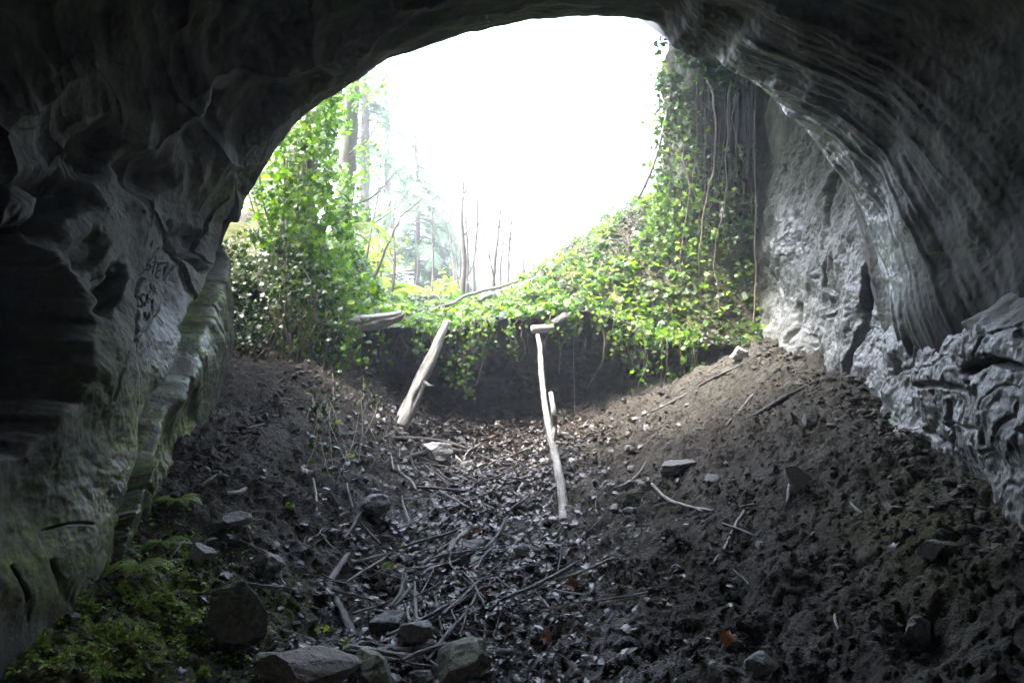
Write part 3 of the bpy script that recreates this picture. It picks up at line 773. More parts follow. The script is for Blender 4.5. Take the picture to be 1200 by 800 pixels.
# weathered split log lying on the ledge, left
a = PX(404, 388, 7.42); c = PX(470, 369, 7.75)
a[2] = PX(404, 386, 7.42)[2]
root = empty('weathered_log', a, 'weathered pale log with a ragged split end jutting over the ledge', 'log')
pts = [a, a * .75 + c * .25 + [0, 0, .015], a * .5 + c * .5, a * .2 + c * .8 - [0, 0, .01], c]
V, Q, T3 = tube_arrays(catmull(pts, np.linspace(0, 4, 40)), np.interp(np.linspace(0, 1, 40), [0, .12, .6, 1], [0.085, 0.11, 0.095, 0.06]), 26, rough=0.3, seed=9, flat=0.8, grooves=0.4)
V[:26 * 40][:, :] += (0.05 * fbm(V[:1040, 0] * 14, V[:1040, 1] * 3, V[:1040, 2] * 14, 2, 33))[:, None] * np.array([-0.5, -0.5, 0.1]) * (np.repeat(np.arange(40), 26) < 4)[:, None]
add_obj('trunk', V, [Q, T3], M['pale_wood'], root, attrs={'grain': GRAIN})
s = Soup()
for k in range(5):
    p = a + [0.02 * k, -0.02, 0.035 * (k - 2)]
    s.tube([p + [0.12, 0.05, 0.0], p, p + [-0.03 - 0.02 * (k % 3), -0.03, 0]], [0.03, 0.022, 0.004], 5, rough=0.4, seed=k)
s.build('splintered_end', M['pale_wood'], root)

# tall crooked pole with a side branch
ft = hit(661, 608)
tp = PX(631, 392, 7.70)
chain = [(661, 612), (659, 580), (652, 540), (644, 505), (638, 468), (634, 430), (633, 408), (630, 393)]
pts = []
for (px, py) in chain:
    f = (612 - py) / (612 - 393); Yd = ft[1] * (1 - f) + tp[1] * f
    pts.append(PX(px, py, Yd))
root = empty('crooked_pole', ft, 'tall crooked grey pole with a side branch propped against the ledge', 'pole')
V, Q, T3 = tube_arrays(catmull(pts, np.linspace(0, 7, 80)), np.interp(np.linspace(0, 1, 80), [0, .3, .5, 1], [0.037, 0.036, 0.028, 0.023]), 14, rough=0.25, seed=5)
add_obj('shaft', V, [Q, T3], M['pale_wood'], root, attrs={'grain': GRAIN})
f = (505 - 393) / (612 - 393.)
bp = [pts[2] * 0.4 + pts[3] * 0.6, PX(650, 500, pts[3][1] - 0.05), PX(648.5, 480, pts[3][1] - 0.02), PX(645.5, 461, pts[4][1] - 0.02)]
V, Q, T3 = tube_arrays(catmull(bp, np.linspace(0, 3, 24)), np.linspace(0.026, 0.021, 24), 12, rough=0.25, seed=6)
add_obj('side_branch', V, [Q, T3], M['pale_wood'], root, attrs={'grain': GRAIN})

# short cut log and dark root end on the ledge
p = PX(623, 386, 7.72); q_ = PX(650, 384, 7.78)
stick_obj('cut_log', [p, p * .5 + q_ * .5, q_], [0.040, 0.043, 0.042], M['pale_wood'], 'short round cut log lying on the ledge above the crooked pole', 'log', sides=18, rough=0.1, seed=12)
p = PX(648, 382, 7.76); q_ = PX(674, 376, 7.86)
stick_obj('rotten_stump', [p, p * .5 + q_ * .5 + [0, 0, .02], q_], [0.055, 0.075, 0.04], M['dark_wood'], 'dark rotten stump end poking from the ledge beside the cut log', 'stump', sides=18, rough=0.7, seed=15)
# long thin branch across the bank top
stick_obj('fallen_branch', [PX(492, 366, 8.6), PX(520, 358, 8.9), PX(556, 345, 9.3), PX(604, 331, 9.6)], [0.012, 0.018, 0.02, 0.013], M['bare'], 'long thin brown branch lying across the ivy on the bank top', 'branch', seed=21, n=30, wig=.04)
stick_obj('fallen_branch', [PX(560, 352, 9.3), PX(592, 340, 9.5), PX(640, 322, 9.6)], [0.03, 0.035, 0.025], M['alder'], 'mossy pale branch lying on the bank behind the ivy', 'branch', seed=22, n=24, wig=.03)

FLOOR = [  # name, photo points, radii, material, label, lift
    ('driftwood_stick', [(415, 750), (402, 722), (390, 695), (382, 686)], [.022, .026, .024, .02], 'dark_wood', 'dark wet stick lying under the pale splinter', .02),
    ('wood_splinter', [(382, 690), (392, 672), (404, 654), (410, 647)], [.018, .022, .018, .01], 'grey_wood', 'pale flat wood splinter meeting the dark wet stick', .03),
    ('driftwood_stick', [(486, 668), (508, 652), (535, 632), (553, 618)], [.018, .02, .02, .015], 'grey_wood', 'long pale round stick, upper one of the pair leaning on the litter', .05),
    ('driftwood_stick', [(508, 678), (518, 662), (530, 640), (534, 632)], [.026, .028, .024, .018], 'grey_wood', 'thick pale stick, lower one of the pair leaning on the litter', .04),
    ('driftwood_stick', [(503, 604), (512, 592), (520, 583), (530, 577)], [.012, .014, .014, .01], 'grey_wood', 'slim curved pale stick high in the leaf channel', .04),
    ('bark_strip', [(552, 690), (556, 672), (560, 655), (571, 643)], [.022, .045, .05, .028], 'grey_wood', 'broad grey bark strip with a narrow tail', .02),
    ('bark_strip', [(537, 664), (545, 645), (560, 636), (576, 632)], [.04, .07, .06, .03], 'dark_wood', 'dark curled bark slab behind the grey bark strip', .02),
    ('driftwood_stick', [(562, 728), (558, 712), (554, 696), (553, 686)], [.012, .016, .018, .016], 'grey_wood', 'thin grey stick below the bark strip', .02),
    ('driftwood_stick', [(569, 751), (570, 735), (573, 720), (574, 706)], [.012, .013, .013, .009], 'pale_wood', 'slim upright pale stick near the front of the litter', .03),
    ('driftwood_stick', [(396, 760), (430, 766), (470, 772), (512, 780)], [.022, .028, .028, .024], 'grey_wood', 'long brown-grey stick lying across the front, upper of two', .05),
    ('driftwood_stick', [(404, 766), (430, 767), (460, 775), (495, 786)], [.014, .017, .017, .013], 'dark_wood', 'thin curved dark stick beneath the long brown-grey stick', .05),
    ('driftwood_stick', [(442, 764), (500, 766), (550, 770), (600, 767)], [.025, .034, .038, .026], 'dark_wood', 'thick dark wet branch lying across the front of the channel', .015),
    ('driftwood_stick', [(418, 750), (450, 760), (470, 759), (490, 757)], [.014, .018, .018, .012], 'dark_wood', 'dark stick behind the crossing branches', .03),
    ('driftwood_stick', [(434, 715), (460, 720), (485, 730), (513, 741)], [.011, .014, .015, .012], 'dark_wood', 'thin bent dark stick arching over the two front stones', .07),
    ('driftwood_stick', [(484, 696), (495, 708), (505, 722), (514, 733)], [.022, .026, .022, .012], 'grey_wood', 'short tapered grey stick left of the bark strip', .03),
    ('driftwood_stick', [(465, 716), (469, 700), (473, 686), (476, 680)], [.012, .018, .02, .016], 'grey_wood', 'short grey stick leaning in the channel centre', .03),
    ('driftwood_stick', [(462, 720), (466, 708), (470, 694)], [.008, .010, .007], 'grey_wood', 'thin grey stick beside the short leaning stick', .04),
    ('driftwood_stick', [(470, 540), (490, 532), (520, 527), (552, 530)], [.02, .026, .024, .016], 'dark_wood', 'dark branch lying on the litter below the leaning log', .02),
    ('driftwood_stick', [(450, 514), (480, 515), (520, 518), (548, 526)], [.02, .028, .028, .02], 'dark_wood', 'dark wet branch behind the pale faced stone', .03),
    ('driftwood_stick', [(519, 514), (535, 535), (552, 553), (570, 566)], [.012, .014, .013, .009], 'grey_wood', 'thin straight stick slanting down below the bank', .03),
    ('driftwood_stick', [(556, 574), (575, 570), (595, 566), (610, 561)], [.008, .012, .012, .008], 'grey_wood', 'thin pale stick lying level below the bank', .02),
    ('driftwood_stick', [(588, 555), (598, 550), (608, 545)], [.012, .014, .011], 'pale_wood', 'short pale stick lying below the dark undercut', .02),
    ('driftwood_stick', [(540, 562), (550, 551), (562, 540)], [.020, .026, .014], 'grey_wood', 'short thick pale branch piece among the upper litter', .02),
    ('driftwood_stick', [(566, 553), (575, 543), (587, 538)], [.012, .018, .012], 'grey_wood', 'small curved pale branch piece among the upper litter', .02),
    ('fallen_twig', [(764, 566), (774, 578), (790, 588), (812, 594), (836, 598)], [.010, .012, .012, .011, .008], 'pale_wood', 'pale bent twig lying on the right mud slope', .03),
    ('fallen_twig', [(872, 598), (862, 615), (850, 640), (834, 662)], [.008, .009, .009, .007], 'pale_wood', 'pale curved twig standing down the right mud slope', .03),
    ('fallen_twig', [(757, 542), (748, 556), (736, 566), (720, 572)], [.009, .011, .011, .008], 'grey_wood', 'grey crooked twig on the slope right of the crooked pole', .03),
    ('fallen_branch', [(874, 492), (895, 481), (920, 466), (944, 453)], [.014, .020, .022, .016], 'dark_wood', 'dark straight branch lying near the foot of the rock wall', .04),
    ('fallen_branch', [(842, 508), (855, 494), (870, 477), (882, 462)], [.007, .009, .009, .006], 'grey_wood', 'thin grey branch lying beside the dark straight branch', .04),
    ('fallen_branch', [(752, 488), (790, 470), (830, 446), (870, 428)], [.010, .013, .013, .008], 'dark_wood', 'long dark thin branch running up to the vines', .04),
    ('fallen_twig', [(925, 568), (924, 578), (922, 588)], [.008, .009, .006], 'pale_wood', 'short pale twig under the leaning flat stone', .02),
    ('fallen_twig', [(997, 591), (1004, 596), (1011, 602)], [.006, .008, .006], 'pale_wood', 'short pale twig lying alone on the mud', .02),
    ('fallen_twig', [(978, 721), (980, 729), (983, 738)], [.006, .007, .005], 'pale_wood', 'short pale twig low on the right mud', .02),
    ('fallen_twig', [(237, 640), (212, 636), (190, 648)], [.006, .008, .005], 'pale_wood', 'pale forked twig beside the fern at the slab foot', .05),
    ('fallen_twig', [(200, 655), (207, 645), (216, 633)], [.004, .006, .004], 'pale_wood', 'thin pale twig crossing the forked twig by the fern', .06),
    ('fallen_twig', [(232, 572), (246, 562), (258, 553)], [.010, .013, .010], 'grey_wood', 'grey twig lying at the foot of the mossy slab', .02),
    ('fallen_twig', [(367, 560), (370, 578), (371, 598)], [.006, .009, .007], 'pale_wood', 'slim upright pale twig on the left mud bank', .03),
    ('fallen_twig', [(265, 578), (280, 578), (288, 573)], [.014, .018, .014], 'grey_wood', 'short broad wood chip on the left mud bank', .02),
]
for k, (nm, pp, rr, mt, lab, lift) in enumerate(FLOOR):
    pts = [on_ground(p, lift) for p in pp]
    # keep it a straight-ish piece: blend depth linearly between its ends
    Y = np.array([p[1] for p in pts]); t = np.linspace(0, 1, len(Y)); Yl = Y[0] * (1 - t) + Y[-1] * t
    Yb = np.minimum(Yl, Y) * 0.6 + Y * 0.4 - 0.01
    pts = [PX(pp[i][0], pp[i][1], Yb[i]) for i in range(len(pp))]
    for q in pts: q[2] = max(q[2], float(ground_z(q[0], q[1])) + rr[0] * 0.3)
    stick_obj(nm, pts, rr, M[mt], lab, 'bark' if 'bark' in nm else ('wood chip' if 'splinter' in nm else ('twig' if 'twig' in nm else 'stick')), seed=k * 3 + 1,
              flat=0.35 if 'bark' in nm else (0.5 if 'splinter' in nm else 1.0), rough=0.35, n=22, wig=0.003 + 0.10 * rr[0])

# many look-alike twigs in the leaf litter
for k in range(190):
    px = RNG.normal(530, 75); py = RNG.uniform(525, 790)
    if k > 145: px = RNG.uniform(250, 900); py = RNG.uniform(480, 700)
    c = hit(px, py)
    if c[1] > 7.8 or abs(c[0]) > 2.3: continue
    L = RNG.uniform(0.08, 0.42) * (0.7 if k > 145 else 1); an = RNG.uniform(0, np.pi); r = 0.002 + 0.0065 * RNG.random() ** 2
    dv = np.array([math.cos(an), math.sin(an), 0]) * L / 2
    pts = []
    for f in (-1, -.3, .4, 1):
        q = c + dv * f + np.array([RNG.normal(0, .005), RNG.normal(0, .005), 0]); q[2] = float(ground_z(q[0], q[1])) + 0.02 + RNG.uniform(0, 0.03); pts.append(q)
    pts = np.array(pts); pts[:, 2] = 0.75 * np.linspace(pts[0, 2], pts[-1, 2], 4) + 0.25 * pts[:, 2] + 0.012
    pale = k % 3 != 0
    stick_obj('litter_twig', pts, [r, r * 1.1, r, r * .6], M['grey_wood' if pale else 'dark_wood'],
              'thin pale grey twig lying loose in the wet leaf litter' if pale else 'thin dark wet twig lying loose in the leaf litter', 'twig',
              'pale twigs in the leaf litter' if pale else 'dark twigs in the leaf litter', sides=6, seed=k, n=10, wig=.003)

for k in range(28):
    px = RNG.normal(515, 62); py = RNG.uniform(540, 780); c = hit(px, py)
    if c[1] > 7.6: continue
    L = RNG.uniform(.25, .7); an = RNG.normal(1.2, .7); r = RNG.uniform(.006, .014); dv = np.array([math.cos(an), math.sin(an), 0]) * L / 2
    pts = np.array([c + dv * f + [RNG.normal(0, .015), 0, 0] for f in (-1, -.3, .4, 1)])
    pts[:, 2] = np.linspace(float(ground_z(pts[0, 0], pts[0, 1])), float(ground_z(pts[3, 0], pts[3, 1])), 4) + .04 + .02 * RNG.random()
    pts[:, 2] = np.maximum(pts[:, 2], ground_z(pts[:, 0], pts[:, 1]) + .006)
    stick_obj('gully_stick', pts, [r * .8, r, r, r * .6], M['dark_wood' if k % 4 else 'grey_wood'], 'dark wet stick lying in the tangle of the gully' if k % 4 else 'grey weathered stick lying in the tangle of the gully', 'stick',
              'dark sticks tangled in the gully' if k % 4 else 'grey sticks tangled in the gully', sides=8, seed=800 + k, n=14, wig=.006)

# ------------------------------------------------------------------ stones
def ico(sub):
    import bmesh
    bm = bmesh.new(); bmesh.ops.create_icosphere(bm, subdivisions=sub, radius=1.0)
    V = np.array([v.co[:] for v in bm.verts]); Fc = np.array([[v.index for v in f.verts] for f in bm.faces]); bm.free(); return V, Fc
ICO = {k: ico(k) for k in (1, 2, 3, 5)}

def rock_verts(size, seed, sub=5, cuts=12, cut=0.45, rough=0.10):
    V, Fc = ICO[sub]; V = V.copy(); r = np.random.default_rng(seed)
    for _ in range(cuts):
        n = r.normal(size=3); n /= np.linalg.norm(n); dd = r.uniform(cut, 0.85)
        ov = np.maximum(V @ n - dd, 0); V = V - ov[:, None] * n * 0.94
    V = V * (1 + rough * fbm(V[:, 0] * 2.2 + seed, V[:, 1] * 2.2, V[:, 2] * 2.2, 4, seed))[:, None]
    return V * np.asarray(size), Fc

def rotz(V, a, tilt=0.0, tdir=0.0):
    c, s = math.cos(a), math.sin(a); Rz = np.array([[c, -s, 0], [s, c, 0], [0, 0, 1]])
    ct, st = math.cos(tilt), math.sin(tilt); Rx = np.array([[1, 0, 0], [0, ct, -st], [0, st, ct]])
    c2, s2 = math.cos(tdir), math.sin(tdir); Rd = np.array([[c2, -s2, 0], [s2, c2, 0], [0, 0, 1]])
    return V @ (Rd @ Rx @ Rd.T @ Rz).T

STONES = [  # base px,py (bottom), width px, height px, depth ratio, material, name, label, spin, tilt
    (282, 748, 62, 62, 0.9, 'stone_moss', 'boulder', 'squat dark boulder with moss on its top and right side', .3, .1),
    (350, 812, 112, 46, 0.6, 'stone_brown', 'rock_slab', 'brown sandstone slab tilted at the very front', .25, .2),
    (314, 790, 44, 26, 0.8, 'stone_moss', 'stone', 'dark mossy stone behind the brown sandstone slab', 1.2, .1),
    (454, 745, 40, 27, 0.8, 'stone', 'stone', 'rounded grey stone beside its twin under the bent dark stick', .5, 0),
    (486, 756, 36, 29, 0.9, 'stone', 'stone', 'dark angular stone right of the rounded grey stone', 1.9, .2),
    (540, 802, 62, 44, 0.8, 'stone_moss', 'stone', 'pointed stone with yellowish moss in front of the thick branch', .7, .15),
    (492, 806, 26, 24, 0.8, 'stone', 'stone', 'small brown-grey stone left of the pointed mossy stone', 2.7, 0),
    (430, 800, 70, 32, 0.8, 'stone_moss', 'stone', 'low dark stone under the crossing sticks', 2.2, 0),
    (511, 540, 38, 24, 0.7, 'stone_pale', 'stone', 'pale faced stone wedged under the dark branch below the log', .2, .35),
    (234, 660, 26, 27, 0.6, 'stone_pale', 'stone', 'pale grey stone at the foot of the mossy slab', .4, .3),
    (314, 678, 28, 26, 0.9, 'stone', 'stone', 'dark round clod stone on the left mud bank', .9, 0),
    (275, 616, 32, 18, 0.8, 'stone', 'stone', 'low dark stone up the left mud bank', 1.4, 0),
    (440, 606, 36, 24, 0.9, 'stone', 'stone', 'dark mossy lump at the left edge of the leaf channel', 2.4, 0),
    (934, 572, 27, 26, 0.3, 'stone_pale', 'flat_stone', 'flat slate-like stone leaning upright on the right mud', -.5, .7),
    (1092, 656, 36, 24, 0.6, 'stone_pale', 'flat_stone', 'flat grey slab stone stuck in the right mud', .6, .4),
    (1078, 762, 30, 38, 0.8, 'stone', 'stone', 'dark upright stone in a hollow low on the right mud', .1, .2),
    (900, 790, 42, 22, 0.8, 'stone', 'stone', 'grey stone half buried at the bottom of the mud slope', .4, .2),
    (795, 556, 46, 16, 0.8, 'clodstone', 'stone', 'dark clod over a hollow on the right slope', .2, .1),
    (952, 498, 20, 14, 0.8, 'stone', 'stone', 'small grey stone at the foot of the rock wall crack', .2, .1),
    (870, 420, 24, 14, 0.8, 'stone_pale', 'stone', 'pale stone under the hanging vines near the rock wall', 2.2, .1),
    (455, 770, 24, 12, 0.8, 'stone', 'stone', 'small stone caught between the crossing sticks', 1.2, .1),
]
M['clodstone'] = M['stone']
for k, (px, py, wpx, hpx, dr, mt, nm, lab, sp, tl) in enumerate(STONES):
    b = hit(px, min(py, 815)); sc_ = b[1] / F
    hx, hz = wpx * sc_ / 2, hpx * sc_ / 2
    V, Fc = rock_verts((hx * 1.3, hx * dr * 1.25, hz * 1.4), 500 + k)
    V = rotz(V, sp, tl * 0.6, 0)
    o = add_obj(nm, V + b + np.array([0, hx * dr * 0.5, hz * 0.62]), [Fc], M[mt], base=b)
    tag(o, lab, 'boulder' if nm == 'boulder' else 'stone')

for k in range(55):
    x = RNG.uniform(-1.7, 2.3); y = RNG.uniform(3.3, 7.6)
    if abs(x) > 0.62 * y: continue
    s_ = RNG.uniform(0.012, 0.035) if k % 6 else RNG.uniform(0.035, 0.06)
    V, Fc = rock_verts((s_ * 1.3, s_, s_ * 0.8), 700 + k, sub=3, rough=0.1)
    b = np.array([x, y, float(ground_z(x, y))])
    o = add_obj('small_stone', rotz(V, RNG.uniform(0, 6)) + b + [0, 0, s_ * 0.3], [Fc], M['stone'], base=b)
    tag(o, 'small angular grey stone half sunk in the mud floor', 'stone', 'small stones scattered on the mud')

# loose crumbs of soil
sp = Soup()
n = 30000
x = RNG.uniform(-2.2, 2.9, n); y = 2.9 + 5.0 * RNG.random(n) ** 1.2
keep = (np.abs(x) < 0.75 * y) & (fbm(x * 1.7, y * 1.7, 0, 3, 320) > RNG.normal(0.02, 0.2, n)) & (y < yledge(x))
x, y = x[keep], y[keep]; z = ground_z(x, y)
tv, tf = rock_verts((1, .8, .6), 801, sub=1, cuts=5, rough=0.2)
sz = 0.004 + 0.020 * RNG.random(len(x)) ** 5
nrm = np.stack([RNG.normal(0, .5, len(x)), RNG.normal(0, .5, len(x)), np.ones(len(x))], -1)
scatter(sp, tv, [tf], np.stack([x, y, z + sz * .25], -1), frames(nrm, RNG.uniform(0, 6, len(x))), sz)
# fallen chips along the foot of both walls
n = 1700; y = RNG.uniform(3.2, 7.6, n); rgt = RNG.random(n) < .65
x = np.where(rgt, 2.62 - .17 * np.clip(5.3 - y, 0, 2.2) - .02 - np.abs(RNG.normal(0, .13, n)), -2.02 + np.abs(RNG.normal(0, .14, n)))
z = ground_z(x, y); sz = 0.006 + 0.045 * RNG.random(n) ** 4
nrm = np.stack([RNG.normal(0, .5, n), RNG.normal(0, .5, n), np.ones(n)], -1)
scatter(sp, tv, [tf], np.stack([x, y, z + sz * .2], -1), frames(nrm, RNG.uniform(0, 6, n)), sz)
o = sp.build('soil_crumbs', M['clod'], base=np.zeros(3), smooth=False)
tag(o, 'crumbled soil and grit scattered over the mud floor', 'soil', kind='stuff')

# ------------------------------------------------------------------ leaves
def leaf_template(kind):
    if kind == 'ivy':
        pol = [(0.0, -0.55), (0.32, -0.62), (0.58, -0.35), (0.36, -0.05), (0.72, 0.28), (0.30, 0.33), (0.0, 1.0)]
        cv = 0.16
    elif kind == 'dead':
        pol = [(0.0, -0.8), (0.25, -0.55), (0.42, -0.1), (0.38, 0.35), (0.20, 0.75), (0.0, 1.0)]; cv = 0.35
    elif kind == 'maple':
        pol = [(0.0, -0.6), (0.5, -0.55), (0.35, -0.25), (0.95, 0.05), (0.55, 0.2), (0.65, 0.6), (0.25, 0.5), (0.0, 1.0)]; cv = 0.4
    else:
        pol = [(0.0, -0.6), (0.35, -0.3), (0.45, 0.2), (0.25, 0.7), (0.0, 0.9)]; cv = 0.2
    P = np.array(pol)
    rgt = P; lft = P[1:-1] * [-1, 1]
    mid = np.array([[0, -0.1], [0, 0.4]])
    V2 = np.vstack([rgt, lft, mid])
    z = cv * np.abs(V2[:, 0]) ** 1.3 - 0.18 * V2[:, 1] ** 2
    V = np.column_stack([V2, z])
    nr = len(rgt); nl = len(lft); m0, m1 = nr + nl, nr + nl + 1
    f = []
    R_ = list(range(nr)); L_ = [0] + list(range(nr, nr + nl)) + [nr - 1]
    for S, fl in ((R_, 0), (L_, 1)):
        for i in range(len(S) - 1):
            yc = (V[S[i], 1] + V[S[i + 1], 1]) / 2; mm = m0 if yc < 0.15 else m1
            t = (S[i], S[i + 1], mm); f.append(t if not fl else t[::-1])
        k = next((i for i in range(len(S) - 1) if (V[S[i], 1] + V[S[i + 1], 1]) / 2 >= 0.15), len(S) - 2)
        t = (m0, S[k], m1); f.append(t if not fl else t[::-1])
    return V, np.array(f)
IVY = leaf_template('ivy'); DEAD = leaf_template('dead'); MAPLE = leaf_template('maple'); OVAL = leaf_template('oval')

def leaf_batch(soup, tmpl, pos, nrm, size, spin=None):
    n = len(pos)
    if n == 0: return
    spin = RNG.uniform(0, 2 * np.pi, n) if spin is None else spin
    sc = np.stack([size * RNG.uniform(.8, 1.15, n), size * RNG.uniform(.85, 1.15, n), size * RNG.uniform(.2, 1.8, n)], -1)
    scatter(soup, tmpl[0], [tmpl[1]], pos, frames(nrm, spin), sc)

# wet dead leaves: floor channel + bank top
sp = Soup()
n = 26000
x = RNG.normal(-0.2, 0.85, n); y = RNG.uniform(2.9, 8.1, n)
px, py = proj(x, y, zfloor(x, y))
dens = np.exp(-((x + 0.35 - 0.06 * (y - 4)) / 0.62) ** 2) * 1.0 + 0.55 * sstep(5.6, 7.2, y) * sstep(2.0, 1.2, np.abs(x)) + 0.05
dens = dens * (0.55 + 1.0 * sstep(-0.3, 0.4, fbm(x * 1.8, y * 1.8, 0, 3, 330))) * sstep(2.5, 1.8, np.abs(x))
keep = (RNG.random(n) < dens * 0.62) & (y < yledge(x) + 0.1)
x, y = x[keep], y[keep]
z = np.where(y < yledge(x), ground_z(x, np.minimum(y, yledge(x) - 0.01)), zfloor(x, y) + dfloor(x, y))
n = len(x)
nrm = np.stack([RNG.normal(0, .36, n), RNG.normal(-.1, .36, n), np.ones(n)], -1)
sz = 0.014 + 0.036 * RNG.random(n) ** 1.6
h = n // 3
P3 = np.stack([x, y, z + 0.006 + 0.02 * RNG.random(n)], -1)
leaf_batch(sp, DEAD, P3[h:], nrm[h:], sz[h:]); leaf_batch(sp, MAPLE, P3[:h], nrm[:h], sz[:h] * 1.1)
n = 5000
x = RNG.uniform(-2.2, 2.3, n); y = yledge(x) + RNG.random(n) ** 1.5 * 2.8 - 0.01; z = ztop(x, y) + dtop(x, y)
nrm = np.stack([RNG.normal(0, .4, n), RNG.normal(-.2, .4, n), np.ones(n)], -1)
leaf_batch(sp, MAPLE, np.stack([x, y, z + .012], -1), nrm, RNG.uniform(0.015, 0.04, n))
o = sp.build('leaf_litter', M['litter'], base=np.zeros(3)); tag(o, 'wet brown dead leaves covering the channel floor and bank', 'leaves', kind='stuff')

for px, py, sz, lab in ((541, 602, .05, 'rust-orange dead leaf high in the channel beside a thin branch'), (561, 626, .045, 'rust-orange dead leaf just below the other orange leaf'), (564, 705, .04, 'reddish dead leaf near the tail of the bark strip'),
                        (672, 693, .06, 'curled brown dead leaf standing on the mud right of the litter'), (852, 760, .05, 'curled tan dead leaf low on the right mud slope'), (640, 756, .05, 'reddish brown dead leaf on the pale wet mud')):
    sp = Soup(); p = hit(px, py); p[2] += .03
    leaf_batch(sp, MAPLE, p[None], np.array([[RNG.normal(0, .3), -.7, .7]]), np.array([sz]))
    o = sp.build('dead_leaf', M['orange_leaf'], base=p); tag(o, lab, 'leaf')

# ivy over the bank top and slope
def facing(n, up=0.6, cam=0.5, jit=0.45):
    return np.stack([RNG.normal(0, jit, n), RNG.normal(-cam, jit, n), RNG.normal(up, jit, n)], -1)
sp = Soup()
n = 19000
x = RNG.uniform(-2.3, 2.7, n); d = RNG.random(n) ** 1.25 * 3.0 - 0.03; y = yledge(x) + d
z = ztop(x, y) + dtop(x, y)
px, py = proj(x, y, z)
dens = sstep(-0.22, 0.12, fbm(x * 1.5, y * 1.5, 0, 3, 340)) * (0.25 + 0.75 * sstep(-0.3, 0.2, fbm(x * 5, y * 5, 0, 2, 343)))
dens = dens * (1 - 0.9 * gauss(px, py, 475, 400, 45, 22)) * (1 - 0.4 * gauss(px, py, 690, 255, 60, 24)) * (1 - .5 * gauss(px, py, 560, 388, 30, 14))
dens = dens * (1 - .85 * sstep(770, 840, px) * sstep(262, 315, py))
keep = RNG.random(n) < dens
x, y, z = x[keep], y[keep], z[keep]; n = len(x)
leaf_batch(sp, IVY, np.stack([x, y, z + RNG.uniform(0.015, 0.13, n)], -1), facing(n, .8, .35), 0.022 + 0.05 * RNG.random(n) ** 1.3)
o = sp.build('ivy_ground_cover', M['ivy'], base=np.zeros(3)); tag(o, 'bright green ivy carpeting the bank top and the slope', 'ivy', kind='stuff')

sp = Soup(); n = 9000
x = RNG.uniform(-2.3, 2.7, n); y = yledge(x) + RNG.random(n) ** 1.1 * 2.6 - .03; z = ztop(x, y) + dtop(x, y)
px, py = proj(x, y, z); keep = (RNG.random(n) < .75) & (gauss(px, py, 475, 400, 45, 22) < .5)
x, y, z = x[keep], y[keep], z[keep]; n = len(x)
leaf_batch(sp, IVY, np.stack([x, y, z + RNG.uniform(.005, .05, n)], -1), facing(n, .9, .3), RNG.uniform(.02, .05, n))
o = sp.build('under_ivy_leaves', M['ivy_shaded'], base=np.zeros(3)); tag(o, 'shade-coloured ivy leaves beneath the bright ground ivy', 'ivy', kind='stuff')  # dark under-layer: shade between the bright leaves put into leaf colour

# trailing strands: a stem with leaves on both sides
def strand(pts, leaf_sp, stem_sp, r=0.005, dens=26, size=(0.022, 0.045), spread=0.05, n=40, wig=0.05, bare=0.0, seed=0):
    t = np.linspace(0, len(pts) - 1, n); q = catmull(pts, t)
    q = q + wig * np.stack([perlin(t * 1.3 + seed, 0.4, k * 2.7, 350 + seed % 50) for k in range(3)], -1)
    stem_sp.tube(q, np.linspace(r, r * .5, n), 5, seed=seed)
    L = np.linalg.norm(np.diff(q, axis=0), axis=1).sum(); m = int(L * dens)
    if m == 0 or leaf_sp is None: return
    u = bare + (1 - bare) * RNG.random(m); p = catmull(q, u * (n - 1))
    p = p + RNG.normal(0, spread, (m, 3))
    leaf_batch(leaf_sp, IVY, p, facing(m, .35, .8), RNG.uniform(*size, m))

def ivy_thing(name, base, label, strands, mat='ivy', extra=None, cat='ivy', group=None, **kw):
    root = empty(name, base, label, cat, group)
    lf, st = Soup(), Soup()
    for k, s_ in enumerate(strands): strand(s_, lf, st, seed=k * 7 + 1, **kw)
    if extra is not None: extra(lf)
    if st.n: st.build('stem', M['vine'], root)
    if lf.n: lf.build('foliage', M[mat], root)
    return root

# ivy hanging down the ledge in clumps
def ledge_spot(px, py_top, fwd=0.06):
    x = (px - 600) / F * 7.8; y = float(yledge(x)) - fwd
    return np.array([x, y, float(ztop(x, y + .1)) + 0.02])
CL = [(545, 0.75, 5, 'ivy trailing down the dark undercut right of the leaning log'), (590, .35, 3, 'short ivy fringe hanging over the ledge left of the cut log'), (760, .75, 6, 'ivy trailing down where the ledge meets the right slope'),
      (800, .8, 6, 'ivy and roots trailing under the vine curtain'), (430, .45, 3, 'short ivy sprigs hanging below the weathered log'), (690, .25, 2, 'tiny ivy fringe on the ledge right of the rotten stump'), (730, .45, 4, 'ivy fringe hanging over the dark recess'), (500, .3, 4, 'ivy fringe over the top of the leaning log'), (655, .3, 4, 'ivy fringe hanging beside the rotten stump'), (570, .5, 5, 'ivy strands trailing in the middle of the undercut')]
for px, L, m, lab in CL:
    S = []
    for k in range(m):
        a = ledge_spot(px + RNG.uniform(-22, 22), 0, RNG.uniform(0.02, 0.10)); ll = L * RNG.uniform(.6, 1.1)
        S.append([a + [0, .18, .03], a + [0, 0, 0.01], a + [RNG.normal(0, .03), -.02, -ll * .5], a + [RNG.normal(0, .06), .02, -ll]])
    ivy_thing('trailing_ivy', S[0][1], lab, S, 'ivy', dens=40 if L < .5 else 30, spread=.045)

